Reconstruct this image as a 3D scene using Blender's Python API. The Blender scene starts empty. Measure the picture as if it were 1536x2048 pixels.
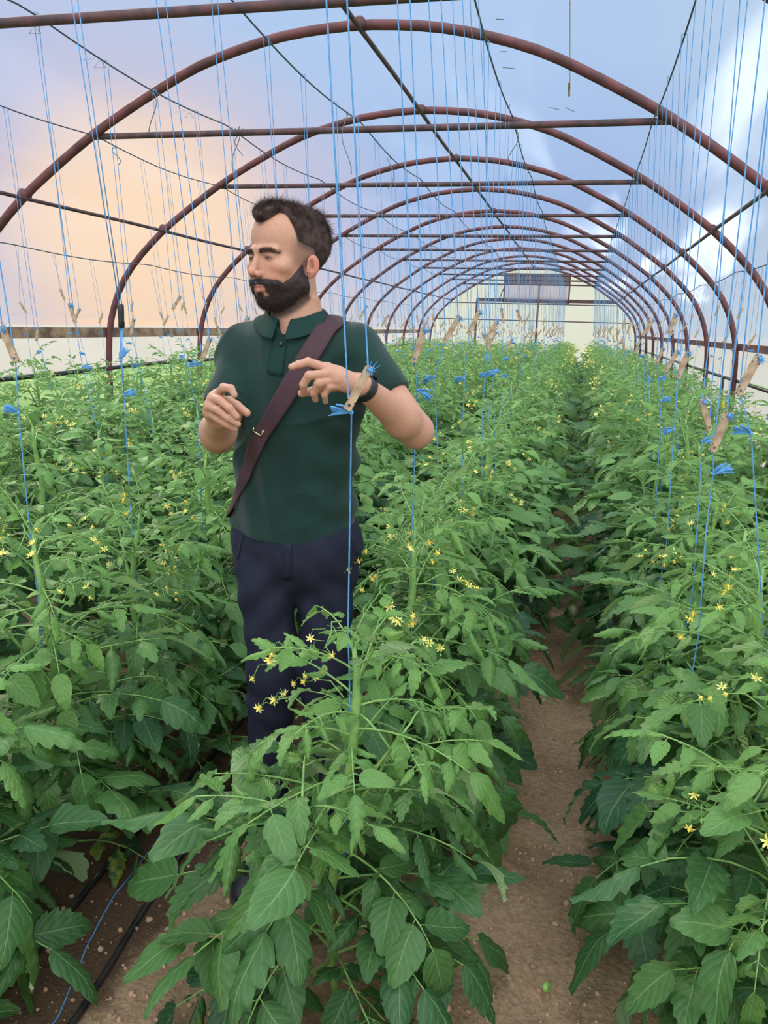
import bpy, math, random
import numpy as np
from mathutils import Vector, Matrix

C = bpy.context.scene.collection
SC = bpy.context.scene
PI = math.pi

# ---------------------------------------------------------------- camera
F_PX, YAW, PITCH, ROLL = 1595.7, 0.2284, 0.2301, 0.0287
CAM_X, CAM_H = 1.454, 1.5
cam_data = bpy.data.cameras.new('camera')
cam = bpy.data.objects.new('camera', cam_data)
C.objects.link(cam)
cam_data.sensor_fit = 'VERTICAL'
cam_data.sensor_height = 24.0
cam_data.lens = F_PX / 2048 * 24.0
cam_data.clip_start = 0.05
cam_data.clip_end = 500
fwd = Vector((-math.sin(YAW) * math.cos(PITCH), math.cos(YAW) * math.cos(PITCH), -math.sin(PITCH)))
rgt = Vector((math.cos(YAW), math.sin(YAW), 0))
upv = rgt.cross(fwd)
# the picture is rolled a little: right side of the horizon lower
r2 = rgt * math.cos(ROLL) + upv * math.sin(ROLL)
u2 = -rgt * math.sin(ROLL) + upv * math.cos(ROLL)
m = Matrix((r2, u2, -fwd)).transposed().to_4x4()
m.translation = Vector((CAM_X, 0, CAM_H))
cam.matrix_world = m
SC.camera = cam

SC.view_settings.view_transform = 'Standard'
SC.view_settings.look = 'None'
SC.view_settings.gamma = 1.0
SC.view_settings.use_curve_mapping = False
SC.view_settings.exposure = 0.0
SC.cycles.max_bounces = 8
SC.cycles.transparent_max_bounces = 16
SC.cycles.transmission_bounces = 6
SC.cycles.use_denoising = True

# ---------------------------------------------------------------- node helpers
def srgb(r, g, b):
    f = lambda c: (c / 255 / 12.92) if c / 255 <= 0.04045 else ((c / 255 + 0.055) / 1.055) ** 2.4
    return (f(r), f(g), f(b), 1.0)

class NT:
    def __init__(self, tree):
        self.t = tree
    def n(self, typ, **kw):
        nd = self.t.nodes.new(typ)
        for k, v in kw.items():
            if k.startswith('i_'):
                key = k[2:]
                key = int(key) if key.isdigit() else key.replace('_', ' ')
                nd.inputs[key].default_value = v
            else:
                setattr(nd, k, v)
        return nd
    def l(self, a, b):
        self.t.links.new(a, b)
    def ramp(self, src, stops, interp='LINEAR'):
        r = self.t.nodes.new('ShaderNodeValToRGB')
        r.color_ramp.interpolation = interp
        e = r.color_ramp.elements
        while len(e) > 1:
            e.remove(e[-1])
        e[0].position, e[0].color = stops[0]
        for p, c in stops[1:]:
            x = e.new(p)
            x.color = c
        self.l(src, r.inputs[0])
        return r.outputs[0]
    def math(self, op, a, b=None, c=None, clamp=False):
        nd = self.t.nodes.new('ShaderNodeMath')
        nd.operation = op
        nd.use_clamp = clamp
        for i, x in enumerate((a, b, c)):
            if x is None: continue
            if isinstance(x, (int, float)): nd.inputs[i].default_value = x
            else: self.l(x, nd.inputs[i])
        return nd.outputs[0]
    def mix(self, fac, a, b, mode='MIX'):
        nd = self.t.nodes.new('ShaderNodeMix')
        nd.data_type = 'RGBA'
        nd.blend_type = mode
        for s, x in ((nd.inputs[0], fac), (nd.inputs[6], a), (nd.inputs[7], b)):
            if isinstance(x, (int, float)): s.default_value = x
            elif isinstance(x, tuple): s.default_value = x
            else: self.l(x, s)
        return nd.outputs[2]
    def mapr(self, x, a, b, c=0.0, d=1.0, smooth=True):
        nd = self.t.nodes.new('ShaderNodeMapRange')
        if smooth: nd.interpolation_type = 'SMOOTHSTEP'
        self.l(x, nd.inputs[0])
        for i, v in enumerate((a, b, c, d)): nd.inputs[i + 1].default_value = v
        return nd.outputs[0]

def mat(name):
    m = bpy.data.materials.new(name)
    m.use_nodes = True
    m.node_tree.nodes.clear()
    return m, NT(m.node_tree)

def simple(name, col, rough=0.6, metal=0.0, noise=0.0, nscale=20, bump=0.0, bscale=60, spec=0.5, col2=None, sheen=0.0):
    m, t = mat(name)
    out = t.n('ShaderNodeOutputMaterial')
    p = t.n('ShaderNodeBsdfPrincipled')
    p.inputs['Roughness'].default_value = rough
    p.inputs['Metallic'].default_value = metal
    p.inputs['Specular IOR Level'].default_value = spec
    if sheen: p.inputs['Sheen Weight'].default_value = sheen
    tc = t.n('ShaderNodeTexCoord')
    if noise or col2:
        nz = t.n('ShaderNodeTexNoise', i_Scale=nscale, i_Detail=5.0)
        t.l(tc.outputs['Object'], nz.inputs['Vector'])
        c2 = col2 or tuple(list(max(0, c * (1 - noise)) for c in col[:3]) + [1])
        f = t.mapr(nz.outputs[0], 0.35, 0.65)
        t.l(t.mix(f, col, c2), p.inputs['Base Color'])
    else:
        p.inputs['Base Color'].default_value = col
    if bump:
        nb = t.n('ShaderNodeTexNoise', i_Scale=bscale, i_Detail=4.0)
        t.l(tc.outputs['Object'], nb.inputs['Vector'])
        b = t.n('ShaderNodeBump', i_Strength=bump, i_Distance=0.004)
        t.l(nb.outputs[0], b.inputs['Height'])
        t.l(b.outputs[0], p.inputs['Normal'])
    t.l(p.outputs[0], out.inputs[0])
    return m

# ---------------------------------------------------------------- world: evening sky, glow low on the left
W = bpy.data.worlds.new('world')
SC.world = W
W.use_nodes = True
W.node_tree.nodes.clear()
t = NT(W.node_tree)
tc = t.n('ShaderNodeTexCoord')
sep = t.n('ShaderNodeSeparateXYZ')
t.l(tc.outputs['Generated'], sep.inputs[0])
zz = sep.outputs[2]
nz = t.n('ShaderNodeTexNoise', i_Scale=1.6, i_Detail=3.0, i_Roughness=0.45)
mp = t.n('ShaderNodeMapping')
mp.inputs['Scale'].default_value = (1.0, 1.0, 3.2)
t.l(tc.outputs['Generated'], mp.inputs[0])
t.l(mp.outputs[0], nz.inputs['Vector'])
wob = t.math('MULTIPLY', t.math('SUBTRACT', nz.outputs[0], 0.5), 0.20)
el = t.math('ADD', zz, wob)
base = t.ramp(t.math('MULTIPLY_ADD', el, 0.8, 0.1), [
    (0.0, srgb(196, 196, 190)), (0.09, srgb(214, 214, 220)), (0.17, srgb(166, 184, 222)), (0.24, srgb(146, 172, 220)),
    (0.34, srgb(170, 197, 234)), (0.55, srgb(178, 204, 238)), (1.0, srgb(196, 214, 238))])
def dot_dir(v):
    v = Vector(v).normalized()
    d = t.n('ShaderNodeVectorMath', operation='DOT_PRODUCT')
    t.l(tc.outputs['Generated'], d.inputs[0])
    d.inputs[1].default_value = v
    return d.outputs['Value']
# paler veil of cloud towards the right of the tunnel
veil = t.mapr(sep.outputs[0], -0.02, 0.30)
c = t.mix(t.math('MULTIPLY', veil, 0.72), base, srgb(206, 220, 228))
# sunset glow low on the left, a rosy cloud bank over it
wb = t.math('MULTIPLY', wob, 0.12)
pink = t.mapr(t.math('ADD', dot_dir((-0.58, 0.80, 0.15)), wb), 0.955, 0.999)
c = t.mix(t.math('MULTIPLY', pink, 0.30), c, srgb(226, 190, 200))
pk2 = t.mapr(t.math('ADD', dot_dir((-0.46, 0.885, 0.05)), wb), 0.960, 0.998)
c = t.mix(t.math('MULTIPLY', pk2, 0.60), c, srgb(236, 206, 204))
peach = t.mapr(t.math('ADD', dot_dir((-0.49, 0.865, 0.075)), wb), 0.983, 0.9995)
c = t.mix(peach, c, srgb(255, 214, 172))
# overcast sky boosted overhead and behind the viewpoint to light the interior
bk = t.mapr(dot_dir((0.25, -0.85, 0.45)), -0.25, 0.9, 0.0, 1.0)
top = t.mapr(zz, 0.50, 1.0, 0.0, 1.0)
mult = t.math('ADD', t.math('MULTIPLY_ADD', bk, 1.8, 0.90), t.math('MULTIPLY', top, 1.2))
mult = t.math('ADD', mult, t.math('MULTIPLY', peach, 0.08))
col = t.mix(t.math('MULTIPLY', bk, 0.8), c, srgb(236, 236, 232))
bg = t.n('ShaderNodeBackground')
t.l(col, bg.inputs[0])
t.l(t.math('MULTIPLY', mult, 1.12), bg.inputs[1])
wo = t.n('ShaderNodeOutputWorld')
t.l(bg.outputs[0], wo.inputs[0])

sun_d = bpy.data.lights.new('sun', 'SUN')
sun_d.energy = 2.2
sun_d.angle = math.radians(4)
sun_d.color = (1.0, 0.88, 0.60)
sun = bpy.data.objects.new('sun', sun_d)
C.objects.link(sun)
sun.rotation_euler = (-Vector((-0.62, 0.55, 0.52))).to_track_quat('-Z', 'Y').to_euler()
sun.location = (-6, 6, 8)

# ---------------------------------------------------------------- mesh helpers
def mesh_np(name, V, F, mats, parent=None, smooth=True, uv=None, col=None, midx=None, link=True):
    """V (n,3); F (m,k) array or list of such arrays."""
    V = np.asarray(V, np.float32)
    Fs = F if isinstance(F, list) else [F]
    Fs = [np.asarray(f, np.int32) for f in Fs if len(f)]
    me = bpy.data.meshes.new(name)
    me.vertices.add(len(V))
    me.vertices.foreach_set('co', V.ravel())
    tot = sum(f.size for f in Fs)
    npoly = sum(len(f) for f in Fs)
    me.loops.add(tot)
    li = np.concatenate([f.ravel() for f in Fs])
    me.loops.foreach_set('vertex_index', li)
    me.polygons.add(npoly)
    sizes = np.concatenate([np.full(len(f), f.shape[1], np.int32) for f in Fs])
    starts = np.concatenate([[0], np.cumsum(sizes)[:-1]]).astype(np.int32)
    me.polygons.foreach_set('loop_start', starts)
    me.polygons.foreach_set('use_smooth', np.full(npoly, smooth, bool))
    for mm in (mats if isinstance(mats, (list, tuple)) else [mats]):
        me.materials.append(mm)
    if midx is not None:
        me.polygons.foreach_set('material_index', np.asarray(midx, np.int32))
    me.update(calc_edges=True)
    if uv is not None:
        u = me.uv_layers.new(name='UVMap')
        u.data.foreach_set('uv', np.asarray(uv, np.float32)[li].ravel())
    if col is not None:
        a = me.color_attributes.new('tint', 'FLOAT_COLOR', 'POINT')
        cc = np.ones((len(V), 4), np.float32)
        cc[:, :np.asarray(col).shape[1]] = col
        a.data.foreach_set('color', cc.ravel())
    me.validate()
    if not link:
        return me
    o = bpy.data.objects.new(name, me)
    C.objects.link(o)
    if parent: o.parent = parent
    return o

class MB:
    """collects shapes into one mesh, one material slot per name"""
    def __init__(self):
        self.V, self.F, self.n, self.mi = [], [], 0, []
    def add(self, V, F, mi=0):
        V = np.asarray(V, np.float32)
        F = np.asarray(F, np.int32)
        if F.shape[1] == 3:
            F = np.concatenate([F, F[:, 2:3]], 1)
        self.V.append(V); self.F.append(F + self.n); self.n += len(V)
        self.mi.append(np.full(len(F), mi))
    def tube(self, pts, r, seg=8, mi=0, cap=True):
        V, F = tube(pts, r, seg, cap)
        self.add(V, F, mi)
    def box(self, c, s, rot=None, mi=0):
        V, F = box(c, s, rot)
        self.add(V, F, mi)
    def build(self, name, mats, parent=None, smooth=True, link=True):
        V = np.concatenate(self.V); F = np.concatenate(self.F); mi = np.concatenate(self.mi)
        tri = F[:, 2] == F[:, 3]
        return mesh_np(name, V, [F[~tri], F[tri][:, :3]], mats, parent, smooth, midx=np.concatenate([mi[~tri], mi[tri]]), link=link)

def tube(pts, r, seg=8, cap=True):
    P = np.asarray(pts, float)
    n = len(P)
    R = np.full(n, r) if np.isscalar(r) else np.asarray(r, float)
    T = np.gradient(P, axis=0)
    T /= np.linalg.norm(T, axis=1)[:, None] + 1e-12
    ref = np.array([0, 0, 1.0]) if abs(T[0][2]) < 0.9 else np.array([1.0, 0, 0])
    N = np.zeros_like(P)
    v = np.cross(T[0], ref); v /= np.linalg.norm(v)
    for i in range(n):
        v = v - T[i] * v.dot(T[i]); v /= np.linalg.norm(v) + 1e-12
        N[i] = v
    B = np.cross(T, N)
    a = np.arange(seg) * 2 * PI / seg
    V = (P[:, None] + R[:, None, None] * (np.cos(a)[None, :, None] * N[:, None] + np.sin(a)[None, :, None] * B[:, None])).reshape(-1, 3)
    i = np.arange(n - 1)[:, None] * seg; j = np.arange(seg)[None]; k = (j + 1) % seg
    F = np.stack([i + j, i + k, i + seg + k, i + seg + j], -1).reshape(-1, 4)
    if cap:
        V = np.concatenate([V, P[:1], P[-1:]])
        c0, c1 = n * seg, n * seg + 1
        j = np.arange(seg); k = (j + 1) % seg
        A = np.stack([np.full(seg, c0), k, j, j], 1)
        Bq = np.stack([np.full(seg, c1), (n - 1) * seg + j, (n - 1) * seg + k, (n - 1) * seg + k], 1)
        F = np.concatenate([F, A, Bq])
    return V, F

def box(c, s, rot=None):
    V = np.array([[x, y, z] for x in (-.5, .5) for y in (-.5, .5) for z in (-.5, .5)]) * np.array(s)
    if rot is not None: V = V @ np.array(rot).T
    V = V + np.array(c)
    F = [[0, 1, 3, 2], [4, 6, 7, 5], [0, 4, 5, 1], [2, 3, 7, 6], [0, 2, 6, 4], [1, 5, 7, 3]]
    return V, np.array(F)

def tag(o, label=None, cat=None, group=None, kind=None):
    if label: o['label'] = label
    if cat: o['category'] = cat
    if group: o['group'] = group
    if kind: o['kind'] = kind
    return o

def empty(name, loc=(0, 0, 0), rz=0.0):
    o = bpy.data.objects.new(name, None)
    C.objects.link(o)
    o.location = loc
    o.rotation_euler = (0, 0, rz)
    o.empty_display_size = 0.05
    return o

def link_mesh(name, me, parent=None):
    o = bpy.data.objects.new(name, me)
    C.objects.link(o)
    if parent: o.parent = parent
    return o

def sinnoise(P, freq, seed, k=7):
    r = np.random.RandomState(seed)
    out = 0
    for i in range(k):
        d = r.normal(size=3); d /= np.linalg.norm(d)
        out = out + np.sin((P @ (d * freq * r.uniform(.6, 1.6))) + r.uniform(0, 6.28))
    return out / k

# ---------------------------------------------------------------- materials
rust = simple('red_oxide_steel', srgb(106, 56, 58), 0.62, 0.0, col2=srgb(76, 42, 44), nscale=9, bump=0.25, bscale=120)
rust_bar = simple('weathered_bar_steel', srgb(96, 60, 62), 0.65, 0.0, col2=srgb(62, 48, 54), nscale=14, bump=0.3, bscale=150)
wood_rail = simple('weathered_board', srgb(168, 138, 112), 0.85, col2=srgb(104, 80, 66), nscale=7, bump=0.5, bscale=40)
wire_m = simple('dull_wire', srgb(84, 92, 104), 0.55, 0.4)
twine_m = simple('blue_twine', srgb(74, 138, 196), 0.8, bump=0.3, bscale=900, col2=srgb(98, 160, 212), nscale=60)
oldtwine_m = simple('grey_old_twine', srgb(104, 116, 124), 0.85)
peg_m = simple('pale_slat_wood', srgb(184, 160, 132), 0.8, col2=srgb(150, 126, 100), nscale=45, bump=0.3, bscale=200)
black_pipe = simple('black_pipe', srgb(22, 24, 28), 0.35, col2=srgb(50, 46, 44), nscale=25, bump=0.2)
dark_rubber = simple('black_rubber', srgb(24, 24, 30), 0.5, bump=0.2, bscale=80)
brown_panel = simple('brown_board', srgb(112, 100, 104), 0.8, col2=srgb(90, 80, 84), nscale=4)

def film_mat(name, trans, tint, milky, streaks=True, tcol=(0.93, 0.95, 0.98, 1)):
    m, t = mat(name)
    out = t.n('ShaderNodeOutputMaterial')
    tc = t.n('ShaderNodeTexCoord')
    tr = t.n('ShaderNodeBsdfTransparent'); tr.inputs[0].default_value = tcol
    tl = t.n('ShaderNodeBsdfTranslucent'); tl.inputs[0].default_value = tint
    gl = t.n('ShaderNodeBsdfGlossy'); gl.inputs['Roughness'].default_value = 0.28
    gl.inputs[0].default_value = (0.9, 0.93, 1, 1)
    # long creases; sky reflections painted in as whitish bands, stronger on the right
    mp = t.n('ShaderNodeMapping'); mp.inputs['Scale'].default_value = (1.5, 0.16, 1.5)
    mp.inputs['Rotation'].default_value = (0, 0, 0.12)
    t.l(tc.outputs['Object'], mp.inputs[0])
    nz = t.n('ShaderNodeTexNoise', i_Scale=1.0, i_Detail=2.5, i_Distortion=0.4)
    t.l(mp.outputs[0], nz.inputs['Vector'])
    bp = t.n('ShaderNodeBump', i_Strength=0.3, i_Distance=0.05)
    t.l(nz.outputs[0], bp.inputs['Height'])
    t.l(bp.outputs[0], gl.inputs['Normal'])
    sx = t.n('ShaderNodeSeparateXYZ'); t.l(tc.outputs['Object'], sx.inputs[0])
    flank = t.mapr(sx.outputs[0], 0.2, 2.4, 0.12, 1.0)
    lw = t.n('ShaderNodeLayerWeight', i_Blend=0.25)
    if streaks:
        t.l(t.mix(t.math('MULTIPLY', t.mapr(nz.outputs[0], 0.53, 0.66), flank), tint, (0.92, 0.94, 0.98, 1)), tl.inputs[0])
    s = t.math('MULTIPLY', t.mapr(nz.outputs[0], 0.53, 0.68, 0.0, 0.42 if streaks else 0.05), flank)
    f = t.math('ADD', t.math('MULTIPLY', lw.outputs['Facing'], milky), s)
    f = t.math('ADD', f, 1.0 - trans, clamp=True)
    mx = t.n('ShaderNodeMixShader')
    t.l(f, mx.inputs[0]); t.l(tr.outputs[0], mx.inputs[1]); t.l(tl.outputs[0], mx.inputs[2])
    m2 = t.n('ShaderNodeMixShader')
    t.l(t.math('MULTIPLY_ADD', lw.outputs['Facing'], 0.06, 0.02), m2.inputs[0])
    t.l(mx.outputs[0], m2.inputs[1]); t.l(gl.outputs[0], m2.inputs[2])
    t.l(m2.outputs[0], out.inputs[0])
    return m
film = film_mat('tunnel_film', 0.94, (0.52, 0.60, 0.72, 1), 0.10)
film_white = film_mat('milky_film', 0.08, (0.70, 0.60, 0.62, 1), 0.2, False)
film_end = film_mat('end_film', 0.06, (0.84, 0.76, 0.74, 1), 0.1, False, (0.97, 0.96, 0.88, 1))
film_pink = film_mat('vent_film', 0.5, (0.88, 0.82, 0.92, 1), 0.1, False, (0.9, 0.85, 0.95, 1))

# soil
soil, t = mat('soil')
out = t.n('ShaderNodeOutputMaterial'); p = t.n('ShaderNodeBsdfPrincipled')
p.inputs['Roughness'].default_value = 0.95; p.inputs['Specular IOR Level'].default_value = 0.15
tc = t.n('ShaderNodeTexCoord')
n1 = t.n('ShaderNodeTexNoise', i_Scale=2.5, i_Detail=8.0, i_Roughness=0.65)
n2 = t.n('ShaderNodeTexNoise', i_Scale=60.0, i_Detail=6.0, i_Roughness=0.7)
v1 = t.n('ShaderNodeTexVoronoi', i_Scale=70.0)
for q in (n1, n2, v1): t.l(tc.outputs['Object'], q.inputs['Vector'])
cc = t.ramp(n1.outputs[0], [(0.3, srgb(146, 118, 92)), (0.5, srgb(176, 146, 116)), (0.7, srgb(196, 166, 134))])
cc = t.mix(t.mapr(n2.outputs[0], 0.35, 0.7), t.mix(0.45, cc, srgb(96, 70, 54)), cc)
# watered strip along the drip pipes stays dark
sx = t.n('ShaderNodeSeparateXYZ'); t.l(tc.outputs['Object'], sx.inputs[0])
wx = t.math('ADD', sx.outputs[0], t.math('MULTIPLY', t.math('SUBTRACT', n1.outputs[0], 0.5), 0.35))
wet = t.mapr(t.math('ABSOLUTE', t.math('SUBTRACT', wx, 0.28)), 0.24, 0.31, 1.0, 0.0)
cc = t.mix(t.math('MULTIPLY', wet, 0.82), cc, srgb(70, 50, 40))
t.l(cc, p.inputs['Base Color'])
b = t.n('ShaderNodeBump', i_Strength=0.8, i_Distance=0.012)
t.l(t.math('ADD', n2.outputs[0], t.math('MULTIPLY', v1.outputs[0], 0.5)), b.inputs['Height'])
t.l(b.outputs[0], p.inputs['Normal']); t.l(p.outputs[0], out.inputs[0])
clod_m = simple('dry_clod', srgb(196, 166, 138), 0.95, col2=srgb(158, 128, 102), nscale=8, bump=0.6, bscale=150, spec=0.1)
grass_m = simple('outside_grass', srgb(122, 150, 78), 0.9, col2=srgb(92, 126, 56), nscale=1.5)

# ---------------------------------------------------------------- tunnel
Y0, S = 5.246, 2.0
NA = 11                       # arches Y0 .. Y0+20
YE = Y0 + (NA - 1) * S
XS = np.array([-3.11, -3.10, -3.085, -3.04, -2.90, -2.70, -2.44, -1.88, -1.48, -1.08, -.54, 0])
ZS = np.array([0.0, 0.8, 1.36, 1.55, 1.87, 2.09, 2.33, 2.71, 2.92, 3.11, 3.25, 3.295])
def arch_curve(n=64):
    X = np.concatenate([XS, -XS[::-1][1:]]); Z = np.concatenate([ZS, ZS[::-1][1:]])
    d = np.concatenate([[0], np.cumsum(np.hypot(np.diff(X), np.diff(Z)))])
    q = np.linspace(0, d[-1], n)
    x = np.interp(q, d, X); z = np.interp(q, d, Z)
    for _ in range(2):
        x[1:-1] = (x[:-2] + 2 * x[1:-1] + x[2:]) / 4; z[1:-1] = (z[:-2] + 2 * z[1:-1] + z[2:]) / 4
    return x, z
ax, az = arch_curve(72)
ORD = ['first', 'second', 'third', 'fourth', 'fifth', 'sixth', 'seventh', 'eighth', 'ninth', 'tenth', 'eleventh', 'twelfth', 'thirteenth', 'fourteenth']
mb = MB(); mb.tube(np.stack([ax, 0 * ax, az], 1), 0.030, 12)
arch_me = mb.build('arch_tube', rust, link=False)
mb = MB()
mb.tube([(-1.90, 0.03, 2.705), (-1.84, 0.03, 2.70), (1.84, 0.03, 2.70), (1.90, 0.03, 2.705)], [0.026, 0.020, 0.020, 0.026], 10)
bar_me = mb.build('crossbar', rust_bar, link=False)
mb = MB()
for q in (-1, 1):
    mb.tube([(q * 2.44, -.035, 2.33), (q * 2.44, .035, 2.33)], 0.036, 10)
mb.tube([(0, -.035, 3.29), (0, .035, 3.29)], 0.038, 10)
clamp_me = mb.build('clamp', rust, link=False)
for i in range(-1, NA):
    y = Y0 + i * S
    a = link_mesh('steel_arch', arch_me)
    a.location = (0, y, 0)
    if i == -1: lab = 'red painted steel hoop nearest the viewpoint, only its overhead crossbar end in view'
    else: lab = f'red painted steel hoop with crossbar, {ORD[i]} whole one counted from the viewpoint'
    tag(a, lab, 'arch', 'steel hoops of the tunnel')
    if i < NA - 1 :
        link_mesh('crossbar', bar_me, a)
    link_mesh('clamp', clamp_me, a)
def long_tube(name, x, z, r, m, label, y0=-1.0, y1=None, jit=0.0):
    y1 = y1 or YE
    ys = np.linspace(y0, y1, 60)
    mb = MB(); mb.tube(np.stack([np.full(60, x) + jit * np.sin(ys * 1.3), ys, np.full(60, z) + jit * np.sin(ys * 2.1)], 1), r, 8)
    o = mb.build(name, m); tag(o, label, 'pipe'); return o
long_tube('ridge_pipe', 0, 3.262, 0.016, rust_bar, 'thin steel ridge pipe joining the hoops at their tops', jit=.003)
long_tube('side_pipe', -2.42, 2.30, 0.014, rust_bar, 'thin steel pipe joining the hoops high on the left side', jit=.003)
long_tube('side_pipe', 2.42, 2.30, 0.014, rust_bar, 'thin steel pipe joining the hoops high on the right side', jit=.003)
mb = MB(); mb.box((-3.125, (YE - 1) / 2, 1.352), (0.035, YE + 1, 0.095))
o = mb.build('wooden_rail', wood_rail, smooth=False); tag(o, 'weathered brown wooden board rail along the left side of the tunnel', 'rail')
mb = MB(); mb.box((3.125, (YE - 1) / 2, 1.375), (0.04, YE + 1, 0.07))
o = mb.build('steel_rail', rust, smooth=False); tag(o, 'red steel rail along the right side of the tunnel', 'rail')
mb = MB(); mb.tube([(3.13, -1, 1.02), (3.13, YE, 1.02)], 0.018, 8)
o = mb.build('side_roller_pipe', black_pipe); tag(o, 'thin dark pipe holding the lower film edge on the right side', 'pipe')
mb = MB()
ys = np.linspace(-1, YE, 80)
mb.tube(np.stack([-3.16 + .01 * np.sin(ys * 2), ys, 0.99 + .02 * np.sin(ys * .9)], 1), 0.022, 8)
o = mb.build('side_roller_pipe', black_pipe); tag(o, 'dark pipe at the rolled lower edge of the left side film', 'pipe')
for k, y in enumerate((9.3, 13.3, 17.3)):
    for sx_ in (3.16,):
        mb = MB(); mb.tube([(sx_, y + 1, 0), (sx_, y + 1, 1.02)], 0.016, 8)
        o = mb.build('side_stake', rust_bar)
        tag(o, ('short dark stake under the right rail, ' + ['nearest', 'middle', 'farthest'][k] + ' of the three'), 'stake')

# film cover over the hoops (top film down to the rails)
sel = az > 1.40
fx, fz = ax[sel], az[sel]
nl = math.hypot(1, 1)
ny = 150
yy = np.linspace(-6.0, YE, ny)
off = 0.036
tx = np.gradient(fx); tz = np.gradient(fz); ln = np.hypot(tx, tz)
nx_, nz_ = -tz / ln, tx / ln
V = []
for y in yy:
    ph = (y - Y0) / S
    sag = 0.012 * (1 - np.abs(np.cos(PI * ph)))  # film sinks a little between hoops
    o_ = off - sag
    V.append(np.stack([fx + nx_ * o_, np.full(len(fx), y), fz + nz_ * o_], 1))
V = np.concatenate(V); k = len(fx)
i = np.arange(ny - 1)[:, None] * k; j = np.arange(k - 1)[None]
F = np.stack([i + j, i + j + 1, i + k + j + 1, i + k + j], -1).reshape(-1, 4)
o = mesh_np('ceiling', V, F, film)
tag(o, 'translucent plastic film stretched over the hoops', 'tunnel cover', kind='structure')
for sx_, nm, zb in ((-1, 'wall_left', 1.0), (1, 'wall_right', 1.03)):
    zz_ = np.linspace(zb, 1.42, 6)
    V = np.concatenate([np.stack([np.full(6, sx_ * 3.165) + .006 * np.sin(y * 3 + zz_ * 9), np.full(6, y), zz_ + .01 * np.sin(y) * (zz_ < 1.1)], 1) for y in yy])
    i = np.arange(ny - 1)[:, None] * 6; j = np.arange(5)[None]
    F = np.stack([i + j, i + j + 1, i + 6 + j + 1, i + 6 + j], -1).reshape(-1, 4)
    o = mesh_np(nm, V, F, film_white)
    tag(o, f'milky side film between rail and roller pipe on the {"left" if sx_ < 0 else "right"}', 'wall', kind='structure')
# lower right skirt film reaching the ground
V = np.concatenate([np.stack([np.full(2, 3.19), np.full(2, y), np.array([0.0, 1.02])], 1) for y in yy])
i = np.arange(ny - 1)[:, None] * 2
F = np.stack([i, i + 1, i + 3, i + 2], -1).reshape(-1, 4)
o = mesh_np('wall_right_skirt', V, F, film_white); tag(o, 'milky skirt film below the roller pipe on the right', 'wall', kind='structure')

# end wall
n = len(ax)
V = np.concatenate([np.stack([ax, np.full(n, YE + .04), az], 1), np.stack([ax, np.full(n, YE + .04), np.zeros(n)], 1)])
j = np.arange(n - 1)
F = np.stack([j, j + 1, n + j + 1, n + j], 1)
o = mesh_np('wall_end', V, F, film_end, smooth=False); tag(o, 'pale plastic end wall of the tunnel', 'wall', kind='structure')
mb = MB()
mb.box((0.35, YE, 2.34), (4.1, .06, .10), mi=0)
mb.tube([(-2.50, YE, 2.24), (2.50, YE, 2.24)], .016, 6)
mb.tube([(-2.92, YE, 1.75), (2.92, YE, 1.75)], .018, 6)
mb.box((0.17, YE, 1.5), (.06, .05, 3.0))
mb.box((-1.68, YE, 1.15), (.06, .05, 2.3))
o = mb.build('trim_1', rust_bar, smooth=False); tag(o, 'red steel framing of the far end wall', 'frame', kind='structure')
wd = empty('window_1', (0, YE, 0)); tag(wd, 'square vent with lavender film high in the end wall', 'window', kind='structure')
V, F = box((0.10, -.06, 2.55), (1.88, .02, .52)); mesh_np('vent_film_sheet', V, F, film_pink, wd, smooth=False)
V, F = box((0.10, -.08, 2.95), (1.92, .03, .28)); mesh_np('vent_header_board', V, F, brown_panel, wd, smooth=False)
mb = MB()
for x in (-.86, 1.06): mb.box((x, -.08, 2.70), (.045, .05, .84))
mb.box((.10, -.08, 3.10), (1.96, .05, .045)); mb.box((.10, -.08, 2.29), (1.96, .05, .045)); mb.box((.10, -.08, 2.81), (1.96, .05, .03))
mb.build('window_frame', rust_bar, wd, smooth=False)
mb = MB(); mb.tube([(-.70, -.3, 3.1), (-.98, -.3, 2.35)], .016, 6); mb.build('vent_arm', rust_bar, wd)

# ---------------------------------------------------------------- floor
rs = np.random.RandomState(3)
def ground_h(X, Y):
    P = np.stack([X, Y, 0 * X], -1)
    h = 0.012 * sinnoise(P, 5, 1) + 0.008 * sinnoise(P, 16, 2, 9) + 0.006 * sinnoise(P, 60, 4, 12) + 0.004 * sinnoise(P, 130, 5, 12)
    for c in (0.72, 1.47):
        h = h - 0.02 * np.exp(-((X - c) / .13) ** 2)
    return h
ysf = np.concatenate([np.arange(-6, .8, .3), np.arange(.8, 5.5, .018), np.arange(5.5, 12, .06), np.arange(12, YE + .2, .3)])
xsf = np.concatenate([np.arange(-3.3, -.2, .1), np.arange(-.2, 2.3, .018), np.arange(2.3, 3.35, .1)])
X, Y = np.meshgrid(xsf, ysf)
Z = ground_h(X, Y)
V = np.stack([X, Y, Z], -1).reshape(-1, 3)
nxg = len(xsf)
i = np.arange(len(ysf) - 1)[:, None] * nxg; j = np.arange(nxg - 1)[None]
F = np.stack([i + j, i + j + 1, i + nxg + j + 1, i + nxg + j], -1).reshape(-1, 4)
o = mesh_np('floor', V, F, soil); tag(o, 'bare brown soil floor of the tunnel', 'soil', kind='structure')
V = [(-60, -30, -.04), (60, -30, -.04), (60, 120, -.04), (-60, 120, -.04)]
o = mesh_np('ground', V, np.array([[0, 1, 2, 3]]), grass_m); tag(o, 'grassy field outside the tunnel', 'field', kind='structure')
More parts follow.
